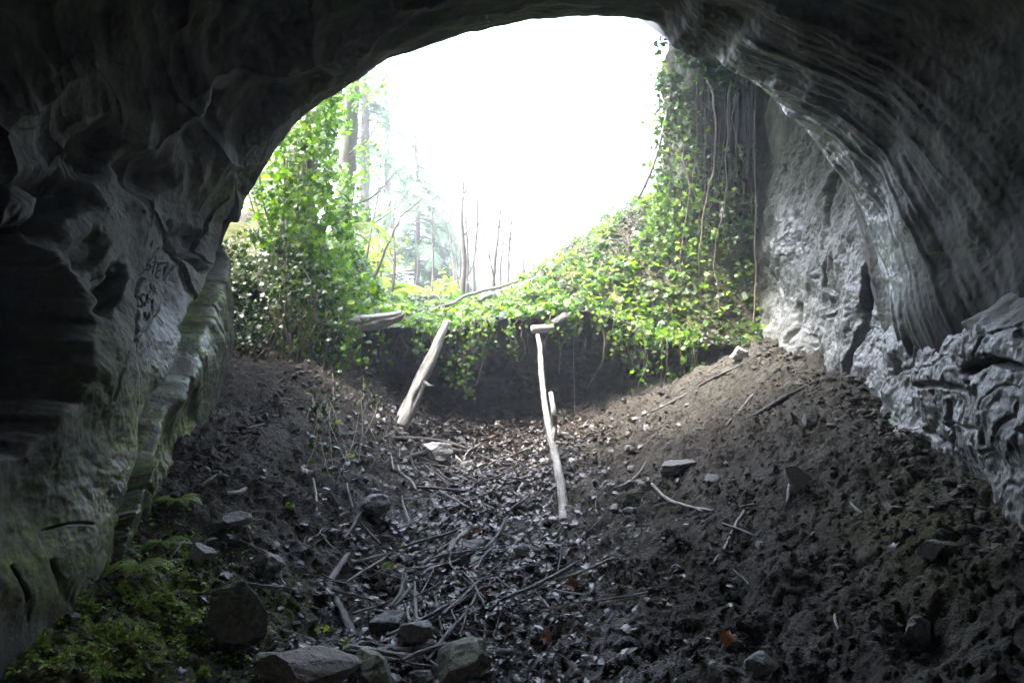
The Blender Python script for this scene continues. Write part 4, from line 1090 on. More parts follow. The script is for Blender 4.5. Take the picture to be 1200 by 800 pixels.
for k, (px, L, r, lab) in enumerate(((468, .45, .012, 'crooked root hanging down the earth step left of the leaning log'), (560, .7, .016, 'long crooked root hanging in the dark undercut'), (612, .5, .010, 'thin root hanging just left of the crooked pole'),
        (668, .65, .014, 'forked looking root hanging right of the crooked pole'), (705, .8, .013, 'long root hanging near the right end of the earth step'), (735, .5, .010, 'short root at the right end of the earth step'), (443, .6, .009, 'thin root hanging below the weathered log'))):
    a = ledge_spot(px, 0, .04); pts = [a + [0, .2, -.03], a + [RNG.normal(0, .03), -.02, -.08], a + [RNG.normal(0, .05), .02, -L * .5], a + [RNG.normal(0, .09), .10, -L]]
    stick_obj('hanging_root', pts, [r, r, r * .8, r * .4], M['vine'], lab, 'root', sides=7, seed=600 + k, n=40, wig=.05)

# ivy tower on the dead trunk at the left, and the dark thicket beside it
def column_pts(n, px0, px1, py0, py1, Y0, Y1):
    """leaf positions in an uneven upright mass"""
    py = RNG.uniform(py0, py1, n); px = RNG.uniform(px0, px1, n); Y = RNG.uniform(Y0, Y1, n)
    return px, py, Y
root = empty('ivy_clad_trunk', [-2.25, 7.9, 1.9], 'dead trunk swallowed by bright ivy beside the cave mouth', 'ivy')
V, Q, T3 = tube_arrays(catmull([[-2.25, 8.0, 1.7], [-2.3, 8.0, 3.0], [-2.2, 8.05, 4.2], [-2.15, 8.1, 5.2]], np.linspace(0, 3, 40)), np.linspace(.20, .12, 40), 14, rough=.3, seed=2)
add_obj('trunk', V, [Q, T3], M['bark'], root, attrs={'grain': GRAIN})
sp = Soup(); n = 19000
px = RNG.uniform(290, 450, n); py = RNG.uniform(85, 480, n); Y = RNG.uniform(7.15, 8.5, n)
cxp = 362 + 14 * np.sin(py * .021) + 10 * perlin(py * .03, .2, 0, 360); wd = np.interp(py, [85, 130, 200, 270, 340, 400, 480], [24, 32, 42, 50, 50, 40, 30])
inside = np.abs(px - cxp) / wd * (1 + .5 * fbm(px * .03, py * .03, Y * 2, 3, 362))
lump = fbm(px * .035, py * .035, Y * 2.5, 3, 366)
keep = (inside < 1) & (lump > -0.18 + np.interp(py, [85, 300, 360, 430, 480], [0, 0, .14, .36, .5]))
px, py, Y = px[keep], py[keep], Y[keep]
x = (px - 600) / F * Y; z = 1.6 + (400 - py) / F * Y
keep = z > np.where(Y > yledge(x), ztop(x, Y) - .1, -9)
p = np.stack([x, Y, z], -1)[keep]
leaf_batch(sp, IVY, p, facing(len(p), .35, .7), RNG.uniform(0.030, 0.062, len(p)))
sp.build('foliage', M['ivy'], root)
st = Soup()
for k in range(9):
    xx = -2.3 + RNG.uniform(-.25, .3); st.tube([[xx, 7.6, 4.4], [xx + RNG.normal(0, .1), 7.5, 3.2], [xx + RNG.normal(0, .15), 7.4, 2.2], [xx + RNG.normal(0, .2), 7.35, 1.3]], [.008, .01, .012, .008], 5, seed=k, smooth_n=30)
st.build('stem', M['vine'], root)

root = empty('ivy_thicket', [-2.6, 7.5, 2.2], 'dark shaded ivy thicket between the rock slab and the ivy clad trunk', 'ivy')
sp = Soup(); n = 5200
px = RNG.uniform(258, 400, n); py = RNG.uniform(268, 500, n); Y = RNG.uniform(7.0, 8.0, n)
keep = (fbm(px * .03, py * .03, Y * 2, 3, 370) > -.2) & (py > np.interp(px, [258, 290, 340, 400], [285, 268, 280, 330])) & (py < np.interp(px, [258, 300, 360, 400], [450, 480, 500, 490]) + 14 * perlin(px * .06, .3, 0, 374))
px, py, Y = px[keep], py[keep], Y[keep]
p = np.stack([(px - 600) / F * Y, Y, 1.6 + (400 - py) / F * Y], -1)
p = p[p[:, 2] > ground_z(p[:, 0], np.minimum(p[:, 1], yledge(p[:, 0]) - .02)) ]
leaf_batch(sp, IVY, p, facing(len(p), .3, .8), RNG.uniform(0.024, 0.048, len(p)))
sp.build('foliage', M['ivy_shaded'], root)  # overhang's shade carried by the leaf colour
st = Soup()
for k in range(16):
    a = PX(RNG.uniform(275, 390), RNG.uniform(300, 380), 7.15); 
    st.tube([a, a + [RNG.normal(0, .08), -.08, -.35], a + [RNG.normal(0, .16), -.12, -.75], a + [RNG.normal(0, .22), -.1, -1.15]], [.007, .008, .007, .004], 5, seed=k + 40, smooth_n=24)
st.build('stem', M['vine'], root)
# looser strands spilling below
S = []
for k in range(16):
    a = PX(RNG.uniform(325, 425), RNG.uniform(350, 400), 7.2); L = RNG.uniform(.5, 1.35)
    S.append([a + [0, .15, .1], a, a + [RNG.normal(0, .06), -.06, -L * .5], a + [RNG.normal(0, .12), -.10, -L]])
ivy_thing('trailing_ivy', S[0][1], 'loose ivy strands spilling down the bank below the ivy clad trunk', S, 'ivy', dens=20, spread=.05)

S = []
for k in range(15):
    a = PX(RNG.uniform(345, 428), RNG.uniform(420, 465), 7.15); px0 = 600 + F * a[0] / a[1]
    g1 = hit(px0 + RNG.normal(0, 8), RNG.uniform(470, 500)); g2 = hit(px0 + RNG.normal(5, 14), RNG.uniform(510, 575))
    g1[2] += .03; g2[2] += .03; S.append([a, a * .4 + g1 * .6 + [0, -.03, 0], g1, g2])
ivy_thing('trailing_ivy', S[0][1], 'sparse ivy strands and dead stems creeping down over the left mud bank', S, 'ivy_shaded', dens=9, spread=.04, size=(.018, .042))

# ivy and vines on the right rock face
def face_pt(px, py, off=0.0):
    """a point just in front of the alcove's back face along a sight line"""
    ctrl = np.array([[3.1, 8.1], [2.9, 8.35], [2.62, 8.5], [2.3, 8.7], [1.85, 8.85], [1.6, 9.1]])
    a = (px - 600) / F
    xs = np.interp(np.linspace(0, 5, 100), np.arange(6), ctrl[:, 0]); ys = np.interp(np.linspace(0, 5, 100), np.arange(6), ctrl[:, 1])
    k = int(np.argmin(np.abs(xs / ys - a))); Y = ys[k] - 0.22 - off
    return PX(px, py, Y)
sp_root = empty('ivy_curtain', face_pt(800, 300), 'bright ivy curtain hanging down the rock face right of the opening', 'ivy')
sp, st = Soup(), Soup()
for k in range(46):
    px0 = RNG.choice([RNG.uniform(768, 812), RNG.uniform(768, 825), RNG.uniform(790, 884)]); pyt = RNG.uniform(60, 300); L = RNG.uniform(60, 190)
    pp = [face_pt(px0, pyt, .03), face_pt(px0 + RNG.normal(0, 4), pyt + L * .35, .08), face_pt(px0 + RNG.normal(0, 7), pyt + L * .7, .12), face_pt(px0 + RNG.normal(0, 9), pyt + L, .15)]
    strand(pp, sp, st, seed=k * 5, dens=(16 if pyt < 160 else 34) * (0.35 if px0 > 822 else 1), spread=.07, r=.004, size=(.026, .055))
n = 2600
px = RNG.uniform(762, 888, n); py = RNG.uniform(215, 430, n)
keep = RNG.random(n) < sstep(-0.15, .2, fbm(px * .03, py * .03, 0, 3, 380)) * np.interp(px, [762, 800, 830, 888], [.9, .6, .16, .06]) * np.interp(py, [215, 260, 380, 430], [.4, 1, .8, .4])
p = np.array([face_pt(a, b, RNG.uniform(.02, .3)) for a, b in zip(px[keep], py[keep])])
leaf_batch(sp, IVY, p, facing(len(p), .4, .7), RNG.uniform(.024, .052, len(p)))
sp.build('foliage', M['ivy'], sp_root); st.build('stem', M['vine'], sp_root)
sp = Soup(); n = 4200
px = RNG.uniform(768, 888, n); py = RNG.uniform(45, 420, n)
keep = (fbm(px * .025, py * .018, 0, 3, 385) > -.12 + .2 * sstep(830, 888, px))
p = np.array([face_pt(a, b, RNG.uniform(.0, .16)) for a, b in zip(px[keep], py[keep])])
leaf_batch(sp, IVY, p, facing(len(p), .2, .8), RNG.uniform(.026, .058, len(p)))
o = sp.build('shaded_foliage', M['ivy_shaded'], sp_root); o['label'] = 'shade-coloured leaves added against the rock face'  # leaves added to deepen the recess, shade in their colour

VINES = [([(830, 95), (838, 130), (838, 190), (826, 240), (820, 300), (822, 360)], .010, 'long pale vine stem hanging in front of the ivy curtain'),
         ([(856, 95), (852, 150), (850, 220), (846, 260)], .006, 'thin dark vine hanging beside the long pale vine'),
         ([(862, 110), (858, 140), (864, 165), (872, 190)], .006, 'short wavy vine under the lip of the vault'),
         ([(884, 130), (884, 200), (886, 280), (884, 360), (882, 400)], .007, 'straight vine hanging along the edge of the rock wall'),
         ([(888, 330), (884, 380), (886, 430), (892, 470)], .006, 'dangling root reaching the mud at the rock wall'),
         ([(880, 400), (876, 430), (884, 455), (890, 475)], .005, 'thin curled root hanging above the dark straight branch'),
         ([(845, 250), (838, 300), (842, 350), (848, 420)], .005, 'thin root trailing through the lower ivy curtain'),
         ([(800, 180), (806, 230), (798, 290), (800, 350)], .005, 'thin stem trailing at the left side of the ivy curtain')]
for k, (pp, r, lab) in enumerate(VINES):
    pts = [face_pt(a, b, .22 + .03 * k) for a, b in pp]
    stick_obj('hanging_vine', pts, [r * 1.2, r, r, r * .7], M['vine'], lab, 'vine', sides=6, seed=400 + k, n=50, wig=.03)
root = empty('hanging_branch', PX(790, 85, 8.6), 'dead branch hanging slantwise against the sky beside the ivy curtain', 'branch')
s = Soup(); s.tube([PX(790, 85, 8.6), PX(782, 130, 8.5), PX(770, 180, 8.45), PX(757, 215, 8.4), PX(748, 232, 8.4)], [.016, .018, .018, .022, .008], 7, rough=.3, smooth_n=40, seed=8)
s.build('stem', M['bare'], root)
for a, b in (((776, 155), (784, 172)), ((772, 170), (764, 160)), ((760, 205), (752, 192)), ((764, 195), (776, 214)), ((756, 216), (758, 232))):
    s = Soup(); s.tube([PX(*a, 8.45), PX((a[0] + b[0]) / 2 + 2, (a[1] + b[1]) / 2, 8.42), PX(*b, 8.4)], [.007, .005, .002], 5)
    s.build('twig', M['bare'], root)

# fine roots out of the ledge and the added alcove overhang
s = Soup()
for k in range(60):
    px = RNG.uniform(425, 760); a = ledge_spot(px, 0, .03) + [0, 0, -RNG.uniform(.05, .3)]; L = RNG.uniform(.1, .5)
    s.tube([a + [0, .1, .03], a + [RNG.normal(0, .03), -.03, -L * .4], a + [RNG.normal(0, .08), -.01, -L]], [.004, .003, .0015], 4, smooth_n=10)
for k in range(70):
    px = RNG.uniform(815, 886); a = face_pt(px, RNG.uniform(85, 130), RNG.uniform(0, .25)); L = RNG.uniform(.4, 1.6)
    s.tube([a, a + [RNG.normal(0, .02), 0, -L * .5], a + [RNG.normal(0, .05), 0, -L]], [.004, .004, .002], 4, smooth_n=10)
o = s.build('hanging_roots', M['dark_wood'], base=np.zeros(3)); tag(o, 'fine roots dangling from the earth bank and added alcove overhang', 'roots', kind='stuff')

# ------------------------------------------------------------------ ferns and small plants
def pinna():
    V = np.array([[0, 0, 0], [0.5, 0.16, 0.02], [1, 0.0, -0.06], [0.5, -0.14, 0.02], [0.12, 0.10, 0.0], [.12, -.09, 0]])
    return V, np.array([[0, 5, 4], [4, 5, 3], [4, 3, 1], [1, 3, 2]])
PIN = pinna()
def fern(base, label, nf=9, L=0.3, mat='fern', droop=1.0, face=None, pw=0.22, spread=1.0, group=None):
    root = empty('fern', base, label, 'fern', group); base = np.asarray(base, float)
    for k in range(nf):
        an = (face if face is not None else 0) + (k / nf - .5) * 2 * np.pi * spread + RNG.normal(0, .2)
        l = L * RNG.uniform(.75, 1.15); dv = np.array([math.cos(an), math.sin(an), 0])
        t = np.linspace(0, 1, 16); hgt = l * (0.75 * t - droop * .75 * t ** 2)
        q = base + dv * (l * t * (0.7 + .2 * t))[:, None] + np.array([0, 0, 1]) * hgt[:, None]
        s = Soup(); s.tube(q, np.linspace(.004, .0015, 16) * (L / .3), 4)
        T_ = np.gradient(q, axis=0); T_ /= np.linalg.norm(T_, axis=1)[:, None]
        side = np.cross(T_, [0, 0, 1.0]); side /= np.linalg.norm(side, axis=1)[:, None] + 1e-9
        up = np.cross(side, T_)
        m = 24; u = np.linspace(.12, .98, m); ii = u * 15
        ip = lambda A: np.stack([np.interp(ii, np.arange(16), A[:, c]) for c in range(3)], -1)
        P_, S_, U_, Tt = ip(q), ip(side), ip(up), ip(T_)
        ln = l * pw * np.sin(np.pi * np.clip(u * .92 + .10, 0, 1)) ** .8
        for sg in (-1, 1):
            Xa = S_ * sg + Tt * .35; Xa /= np.linalg.norm(Xa, axis=1)[:, None]
            Ya = np.cross(U_, Xa); Rm = np.stack([Xa, Ya, np.cross(Xa, Ya)], -1)
            scatter(s, PIN[0], [PIN[1]], P_, Rm, np.stack([ln, ln * 0 + l * .11, ln], -1))
        s.build('frond', M[mat], root)
    return root
for px, py, L, nf, lab in ((162, 668, .20, 8, 'small bright fern lowest at the foot of the slab'), (192, 640, .17, 7, 'small fern with arching fronds beside the forked twig'), (212, 590, .20, 10, 'mossy yellow-green fern hanging on the slab edge'), (150, 645, .14, 6, 'tiny fern against the rock left of the others')):
    b = hit(px, py); b[1] -= .03; fern(b, lab, nf, L, face=-1.2, spread=.75)
fern(PX(418, 268, 8.6), 'drooping fern hanging from the mossy trunk', 8, .55, face=-.6, spread=.5, droop=1.7)
for k, (px, py, Y, L) in enumerate(((455, 345, 11.0, .7), (480, 350, 12.5, .8), (432, 335, 11.5, .6), (505, 350, 13.0, .6))):
    fern(PX(px, py, Y), ('sword fern with arching fronds nearest behind the bank', 'broad pale sword fern in front of the conifers', 'small sword fern beside the mossy trunk', 'faint sword fern between conifers and saplings')[k], 11, L)

sp = Soup(); n = 17000
px = RNG.normal(140, 75, n); py = RNG.normal(725, 56, n)
ok = (px > 0) & (px < 320) & (py > 600) & (py < 800) & (sstep(-.1, .25, fbm(px * .03, py * .03, 0, 3, 390)) > RNG.random(n))
px, py = px[ok], py[ok]
# march all at once on a coarse set of depths
Yr = np.linspace(2.3, 6.0, 240)[:, None]
Xr = (px - 600) / F * Yr; Zr = 1.6 + (400 - py) / F * Yr
g = ground_z(Xr, Yr * np.ones_like(Xr)); below = Zr <= g; kf = np.argmax(below, 0); okk = below.any(0)
ii = np.arange(len(px))[okk]; kf = kf[okk]
p = np.stack([Xr[kf, ii], Yr[kf, 0], g[kf, ii] + .012], -1); p = p[p[:, 0] > -2.15]
leaf_batch(sp, OVAL, p, np.stack([RNG.normal(0, .5, len(p)), RNG.normal(-.3, .5, len(p)), np.ones(len(p))], -1), RNG.uniform(.006, .018, len(p)))
o = sp.build('ground_weeds', M['weed'], base=np.zeros(3)); tag(o, 'tiny yellow-green weeds and moss on the left mud', 'weeds', kind='stuff')
for k, (px, py) in enumerate(((436, 603), (475, 648), (455, 672), (410, 540), (395, 500), (340, 600), (405, 765), (375, 745), (240, 795), (160, 755))):
    sp = Soup(); b = hit(px, py); m = 9
    p = b + np.stack([RNG.normal(0, .014, m), RNG.normal(0, .014, m), RNG.uniform(.02, .05, m)], -1)
    leaf_batch(sp, IVY, p, facing(m, .9, .4), RNG.uniform(.018, .03, m))
    o = sp.build('seedling', M['weed'], base=b)
    tag(o, ('bright green seedling at the left edge of the leaf channel', 'green sprig between pale sticks in the channel', 'green sprig lower left of the pale stick pair', 'green sprig at the end of the trailing ivy', 'green sprig below the trailing ivy strands',
            'small green sprig alone on the left mud bank', 'yellow-green sprig on the crossing sticks', 'green sprig behind the brown sandstone slab', 'green sprig at the very front of the left mud', 'upright green sprig among the tiny weeds')[k], 'seedling')

# ------------------------------------------------------------------ trees beyond the bank
def needles_template():
    V = []; f = []
    for k in range(7):
        u = 0.1 + k * 0.14
        for sg in (-1, 1):
            b = len(V); ln = 0.34 * (1 - .5 * u)
            V += [[u - .035, 0, 0], [u + .035, 0, 0], [u + .16, sg * ln, -.05]]; f.append([b, b + 1, b + 2])
    b = len(V); V += [[0, -.012, 0], [0, .012, 0], [1.05, 0, -.04]]; f.append([b, b + 1, b + 2])
    return np.array(V, float), np.array(f)
NEED = needles_template()
def conifer(px, Y, top_px, base_z, label, spread=1.6, seed=0, group='conifers beyond the bank', lo=0.05, dens=1.0):
    x0 = (px - 600) / F * Y; H = 1.6 + (400 - top_px) / F * Y - base_z
    base = np.array([x0, Y, base_z]); r = np.random.default_rng(seed)
    root = empty('conifer_tree', base, label, 'tree', group)
    V, Q, T3 = tube_arrays([base - [0, 0, .3], base + [.05, 0, H * .5], base + [0, 0, H]], [.16 * H / 8, .10 * H / 8, .01], 9, rough=.2, smooth_n=24, seed=seed)
    add_obj('trunk', V, [Q, T3], M['bark'], root, attrs={'grain': GRAIN})
    s = Soup(); lim = Soup(); P_, Rm, Sc = [], [], []
    nb = int(H * 13 * dens)
    for k in range(nb):
        u = lo + (1 - lo) * (k + r.random()) / nb; an = r.uniform(0, 2 * np.pi)
        l = spread * (1 - u) ** .75 * r.uniform(.55, 1.1) + .15
        dv = np.array([math.cos(an), math.sin(an), 0]); st = base + [0, 0, H * u]
        t = np.linspace(0, 1, 9); q = st + dv * (l * t)[:, None] + np.array([0, 0, 1]) * (l * (.12 * t - .55 * t ** 2))[:, None]
        lim.tube(q, np.linspace(.018, .004, 9), 4)
        m = int(l * 20) + 4
        for j in range(m):
            uu = .18 + .82 * (j + .5) / m; pp = np.array([np.interp(uu * 8, np.arange(9), q[:, c]) for c in range(3)])
            tang = q[min(8, int(uu * 8) + 1)] - q[int(uu * 8)]; tang /= np.linalg.norm(tang) + 1e-9
            sd = np.cross(tang, [0, 0, 1]); sg = 1 if j % 2 else -1
            Xa = tang * .75 + sd * sg * .75 + np.array([0, 0, -r.uniform(.05, .7)]); Xa /= np.linalg.norm(Xa)
            Za = np.cross(Xa, sd * sg + r.normal(0, .3, 3)); Za /= np.linalg.norm(Za) + 1e-9; Ya = np.cross(Za, Xa)
            P_.append(pp); Rm.append(np.stack([Xa, Ya, Za], -1)); Sc.append(l * .26 * (1.1 - .55 * uu) + .09)
    scatter(s, NEED[0], [NEED[1]], np.array(P_), np.array(Rm), np.array(Sc))
    lim.build('branch', M['bark'], root); s.build('crown', M['needle'], root, smooth=False)
conifer(487, 15.5, 140, 2.2, 'slender conifer with drooping boughs just beyond the bank', 1.55, 1, lo=.06, dens=1.7)
conifer(452, 19.0, 40, 2.2, 'taller pale conifer behind the ivy clad trunk', 2.1, 2, lo=.18)
conifer(518, 21.0, 205, 2.3, 'small faint conifer beside the bare saplings', 1.6, 3, dens=1.5)
conifer(540, 27.0, 170, 2.4, 'faint far conifer behind the dark sapling', 2.2, 8)
conifer(585, 33.0, 215, 2.4, 'faintest far conifer behind the pale forked tree', 2.4, 9)
conifer(425, 13.5, -40, 2.2, 'high conifer whose boughs hang over the ivy clad trunk', 1.5, 6, lo=.45, dens=.8)
conifer(800, 12.8, 25, 2.6, 'dense bluish conifer behind the ivy curtain', 1.05, 4)
conifer(835, 15.0, -40, 2.6, 'taller conifer mostly hidden behind the ivy curtain', 2.0, 5)

# mossy trunk behind the ivy
root = empty('mossy_tree', PX(402, 330, 9.8), 'leaning mossy tree trunk half wrapped in yellow ivy', 'tree')
q = catmull([PX(402, 345, 9.8), PX(404, 250, 9.8), PX(410, 160, 9.9), PX(414, 90, 9.9), PX(418, -40, 10)], np.linspace(0, 4, 50))
V, Q, T3 = tube_arrays(q, np.linspace(.12, .085, 50), 16, rough=.25, seed=31); add_obj('trunk', V, [Q, T3], M['bark'], root, attrs={'grain': GRAIN})
for a, b, c in (((412, 240), (440, 228), (476, 186)), ((405, 270), (436, 262), (470, 240)), ((410, 180), (430, 165), (444, 140))):
    s = Soup(); s.tube([PX(*a, 9.7), PX(*b, 9.5), PX(*c, 9.4)], [.014, .009, .003], 6, rough=.2, smooth_n=16); s.build('branch', M['bark'], root)
sp = Soup(); n = 1700
px = RNG.normal(408, 19, n); py = RNG.uniform(85, 330, n); Y = RNG.uniform(9.3, 9.8, n)
keep = fbm(px * .03, py * .025, 0, 3, 395) > -.05; p = np.stack([(px - 600) / F * Y, Y, 1.6 + (400 - py) / F * Y], -1)[keep]
leaf_batch(sp, IVY, p, facing(len(p), .4, .6), RNG.uniform(.03, .06, len(p))); sp.build('foliage', M['ivy'], root)

# bare saplings
def bare_tree(base, H, label, r0, seed, mat='bare', lean=0.0, forks=7, group=None, name='bare_sapling'):
    r = np.random.default_rng(seed); root = empty(name, base, label, 'tree', group); base = np.asarray(base, float)
    t = np.linspace(0, 1, 24)
    q = base + np.stack([lean * H * t + .05 * H * perlin(t * 2.2 + seed, .3, 0, 400), .04 * H * perlin(t * 2 + seed, 5.3, 0, 401), H * t - .15], -1)
    V, Q, T3 = tube_arrays(q, r0 * (1 - .93 * t), 8, rough=.2, seed=seed); add_obj('trunk', V, [Q, T3], M[mat], root, attrs={'grain': GRAIN})
    def twig(s, p, d, l, rr, depth):
        n = 7; tt = np.linspace(0, 1, n); w_ = r.normal(0, .16, 3)
        qq = p + d * (l * tt)[:, None] + w_ * (l * tt ** 2)[:, None] + np.array([0, 0, .25]) * (l * tt ** 2)[:, None]
        s.tube(qq, np.linspace(rr, rr * .35, n), 5 if depth == 0 else 4)
        if depth < 2:
            for k in range(r.integers(2, 5)):
                u = r.uniform(.25, .95); pp = p + d * l * u + w_ * l * u * u + np.array([0, 0, .25]) * l * u * u
                dn = d + r.normal(0, .55, 3) + [0, 0, .2]; dn /= np.linalg.norm(dn); twig(s, pp, dn, l * r.uniform(.35, .6), rr * .5, depth + 1)
    for k in range(forks):
        u = r.uniform(.2, .97); p = np.array([np.interp(u * 23, np.arange(24), q[:, c]) for c in range(3)]); an = r.uniform(0, 2 * np.pi)
        d = np.array([math.cos(an) * .6, math.sin(an) * .6, .75]); d /= np.linalg.norm(d)
        s = Soup(); twig(s, p, d, H * r.uniform(.12, .28) * (1.1 - .6 * u), r0 * .42 * (1 - .7 * u), 0); s.build('branch', M[mat], root)
    return root
BT = [(542, 340, 10.8, 175, .030, 'dark bare sapling nearest the middle of the opening', 0.0, 5), (549, 340, 11.0, 215, .018, 'thin bare stem leaning against the dark sapling', -.03, 4), (538, 345, 10.9, 250, .012, 'short thin bare stem left of the dark sapling', .04, 3),
      (578, 338, 11.2, 195, .022, 'bare sapling leaning right beside the pale forked tree', .10, 5), (598, 330, 11.4, 160, .016, 'thin bare sapling farthest right of the sapling group', .02, 5), (586, 332, 11.0, 240, .012, 'short bare stem among the right saplings', .05, 4),
      (458, 345, 10.4, 190, .014, 'thin pale bare stem in front of the slender conifer', .06, 4), (428, 345, 10.2, 150, .016, 'bare stem rising beside the mossy trunk', .08, 4), (505, 350, 11.5, 160, .013, 'thin bare stem between conifer and saplings', -.02, 4),
      (530, 350, 12.5, 190, .016, 'slight bare stem just left of the dark sapling and behind it', -.02, 5), (556, 345, 12.0, 150, .02, 'tall bare stem between the dark sapling and the pale forked tree', .01, 5), (611, 330, 13.0, 210, .014, 'faint bare stem at the right end behind the sapling group', .03, 5)]
for k, (px, py, Y, top, r0, lab, lean, fk) in enumerate(BT):
    b = PX(px, py + 6, Y); bare_tree(b, (py - top) / F * Y, lab, r0 * 1.7, 50 + k, lean=lean, forks=fk, group='bare saplings on the bank')
for k in range(16):
    px = RNG.uniform(440, 625); Y = RNG.uniform(10.8, 14.0); py = 340 - .05 * (px - 440)
    bare_tree(PX(px, py + 6, Y), (py - RNG.uniform(165, 265)) / F * Y, 'fine twiggy bare stem fading into the bright sky behind the bank', RNG.uniform(.007, .013), 150 + k, lean=RNG.normal(0, .06), forks=4, group='fine bare stems behind the bank')
b = PX(445, 345, 10.0); stick_obj('leaning_branch', [PX(430, 340, 10), PX(446, 308, 10), PX(461, 272, 10), PX(472, 252, 10.1), PX(500, 228, 10.1)], [.02, .018, .015, .012, .006], M['bare'], 'slanting bare branch crossing in front of the conifer foot', 'branch', seed=77, n=30, wig=.03)
root = bare_tree(PX(566, 350, 19), 7.0, 'pale forked tree beyond the saplings', .17, 91, 'alder', .0, 9, name='alder_tree')
s = Soup(); a = PX(566, 260, 19); s.tube([a + [0, 0, -.4], a + [.35, 0, .5], a + [.9, .2, 2.2], a + [1.3, .2, 4.2]], [.12, .11, .08, .03], 8, rough=.2, smooth_n=24); s.build('fork', M['alder'], root)
bare_tree(PX(690, 300, 26), 6.5, 'faint bare tree far beyond the slope crest', .10, 95, 'alder', .02, 11, name='bare_tree')
bare_tree(PX(655, 320, 30), 6.0, 'faintest bare tree low behind the slope crest', .10, 97, 'alder', -.02, 10, name='bare_tree')
# dry stalks on the crest
for k, (px, py, L, ln) in enumerate(((655, 285, .45, -.2), (668, 282, .35, .25), (690, 270, .5, .05), (700, 262, .3, .35), (715, 262, .55, -.15), (676, 275, .6, -.35), (735, 255, .35, .2), (642, 292, .3, .1))):
    b = hit(px, py + 14, 8.2); b[2] = float(ztop(b[0], b[1]) + dtop(b[0], b[1]))
    stick_obj('dry_stalk', [b - [0, 0, .05], b + [ln * L * .4, 0, L * .5], b + [ln * L, .02, L]], [.006, .005, .003], M['bare'], 'dry bare stalk standing on the crest of the ivy slope', 'stalk', 'dry stalks on the slope crest', sides=5, seed=k, n=12, wig=.02)
# brown tangle of dead stems on the crest
s = Soup()
for k in range(150):
    x = RNG.uniform(.2, 1.5); y = float(yledge(x)) + RNG.uniform(.9, 2.2); b = np.array([x, y, float(ztop(x, y) + dtop(x, y))]); L = RNG.uniform(.15, .5); an = RNG.uniform(0, 6.28)
    dv = np.array([math.cos(an), math.sin(an), 0]) * L
    s.tube([b, b + dv * .5 + [0, 0, RNG.uniform(.05, .22)], b + dv + [0, 0, RNG.uniform(-.02, .1)]], [.004, .004, .002], 4, smooth_n=8)
o = s.build('dead_undergrowth', M['bare'], base=np.zeros(3)); tag(o, 'tangle of dead brown stems along the slope crest', 'undergrowth', kind='stuff')
# low shrubs behind the bank
for k, (px, Y, hh, lab) in enumerate(((300, 9.6, 1.2, 'leafy bush against the light behind the ivy thicket'), (440, 10.8, .5, 'low leafy bush at the foot of the mossy trunk'), (520, 11.0, .35, 'low leafy bush in front of the saplings'), (285, 12.5, 2.6, 'pale leafy bush farther behind the ivy thicket'))):
    b = PX(px, 345, Y); b[2] = float(ground_z(b[0], b[1])); root = empty('leafy_bush', b, lab, 'bush')
    sp, st = Soup(), Soup(); n = 700
    for j in range(9):
        e = b + np.array([RNG.normal(0, hh * .35), RNG.normal(0, hh * .3), hh * RNG.uniform(.6, 1.1)]); st.tube([b, b * .5 + e * .5 + [0, 0, .1], e], [.012, .009, .004], 5, smooth_n=10)
        m = n // 9; u = RNG.random((m, 1)); p = b * (1 - u) + e * u + RNG.normal(0, .16 * hh + .05, (m, 3)); p[:, 2] = np.maximum(p[:, 2], b[2] + .05)
        leaf_batch(sp, OVAL, p, facing(m, .6, .4), RNG.uniform(.025, .055, m))
    st.build('stem', M['bare'], root); sp.build('foliage', M['weed'], root)
HAZE = 0.009
def haze_box():
    import os
    if os.environ.get('NOHAZE'): return
    V = np.array([[x, y, z] for x in (-60, 60) for y in (-15, 60) for z in (-3.0, 16.0)], float)
    Q = np.array([[0, 1, 3, 2], [4, 6, 7, 5], [0, 4, 5, 1], [2, 3, 7, 6], [0, 2, 6, 4], [1, 5, 7, 3]])
    m, nt = new_mat('pale_air'); T = NT(nt)
    v = T.n('ShaderNodeVolumePrincipled', ins={'Color': (0.9, 0.95, 1.0, 1), 'Density': HAZE, 'Anisotropy': 0.3})
    T.n('ShaderNodeOutputMaterial', ins={'Volume': v.outputs[0]})
    o = add_obj('haze', V, [Q], m, smooth=False); tag(o, 'pale damp air that fades the far trees', 'haze', kind='stuff')
haze_box()
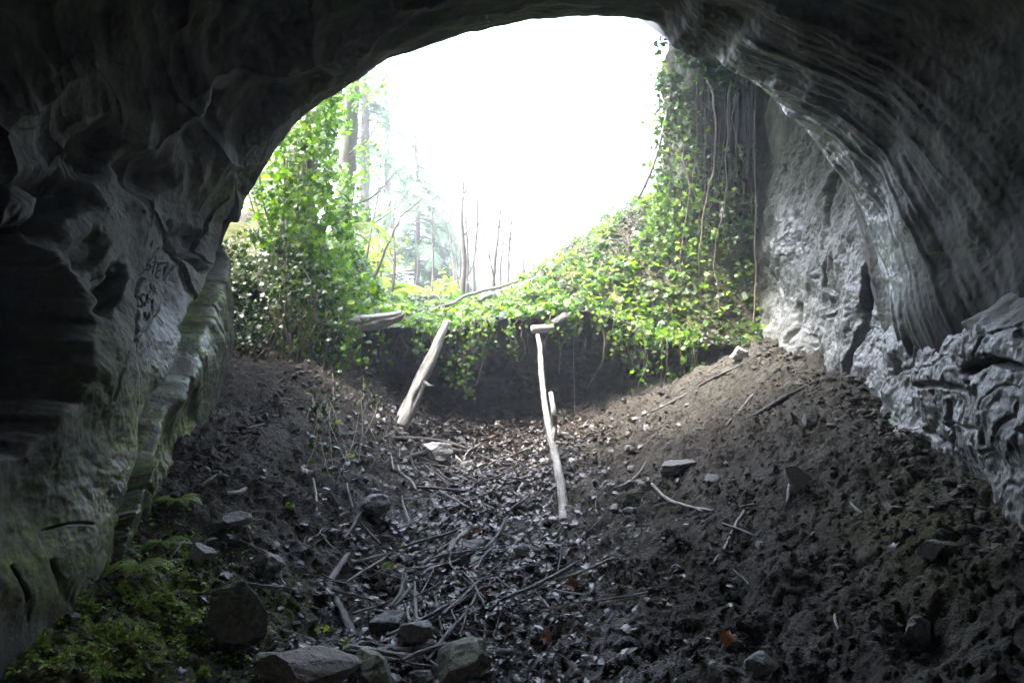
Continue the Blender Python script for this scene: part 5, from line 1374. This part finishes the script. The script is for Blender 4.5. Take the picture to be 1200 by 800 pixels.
# ------------------------------------------------------------------ camera, light, render settings
cam = bpy.data.cameras.new('camera'); co = bpy.data.objects.new('camera', cam); COL.objects.link(co)
co.location = tuple(EYE); co.rotation_euler = (R(90), 0, 0)
cam.sensor_width = 36.0; cam.lens = F / 1200 * 36; cam.clip_start = 0.05; cam.clip_end = 3000
scene.camera = co
w = bpy.data.worlds.new('World'); scene.world = w; w.use_nodes = True
nt = w.node_tree; nt.nodes.clear(); T = NT(nt)
SUN_EL, SUN_AZ = 66.0, -102.0     # azimuth measured from +Y towards +X
sky = T.n('ShaderNodeTexSky', sky_type='NISHITA', sun_disc=False, sun_elevation=R(SUN_EL), sun_rotation=R(SUN_AZ),
          altitude=100, air_density=1.0, dust_density=3.5, ozone_density=1.0)
hs = T.n('ShaderNodeHueSaturation', ins={'Saturation': 0.68, 'Color': sky.outputs[0]})   # thin overcast: a paler sky
bg = T.n('ShaderNodeBackground', ins={'Color': hs.outputs[0], 'Strength': 0.15})
T.n('ShaderNodeOutputWorld', ins={'Surface': bg.outputs[0]})
sl = bpy.data.lights.new('sun', 'SUN'); sl.energy = 1.2; sl.angle = R(20); sl.color = (1.0, 0.97, 0.92)
so = bpy.data.objects.new('sun', sl); COL.objects.link(so)
d = Vector((math.sin(R(SUN_AZ)) * math.cos(R(SUN_EL)), math.cos(R(SUN_AZ)) * math.cos(R(SUN_EL)), math.sin(R(SUN_EL))))
so.rotation_euler = (-d).to_track_quat('-Z', 'Y').to_euler(); so.location = tuple(d * 60)
scene.view_settings.view_transform = 'Standard'; scene.view_settings.look = 'None'
scene.view_settings.exposure = 4.75; scene.view_settings.gamma = 1.0; scene.view_settings.use_curve_mapping = False
scene.render.engine = 'CYCLES'
cy = scene.cycles
cy.max_bounces = 8; cy.diffuse_bounces = 5; cy.glossy_bounces = 3; cy.transmission_bounces = 3; cy.transparent_max_bounces = 6
cy.use_denoising = True; cy.denoiser = 'OPENIMAGEDENOISE'
cy.sample_clamp_indirect = 4.0; cy.caustics_reflective = False; cy.caustics_refractive = False
cy.use_adaptive_sampling = True; cy.adaptive_threshold = 0.008
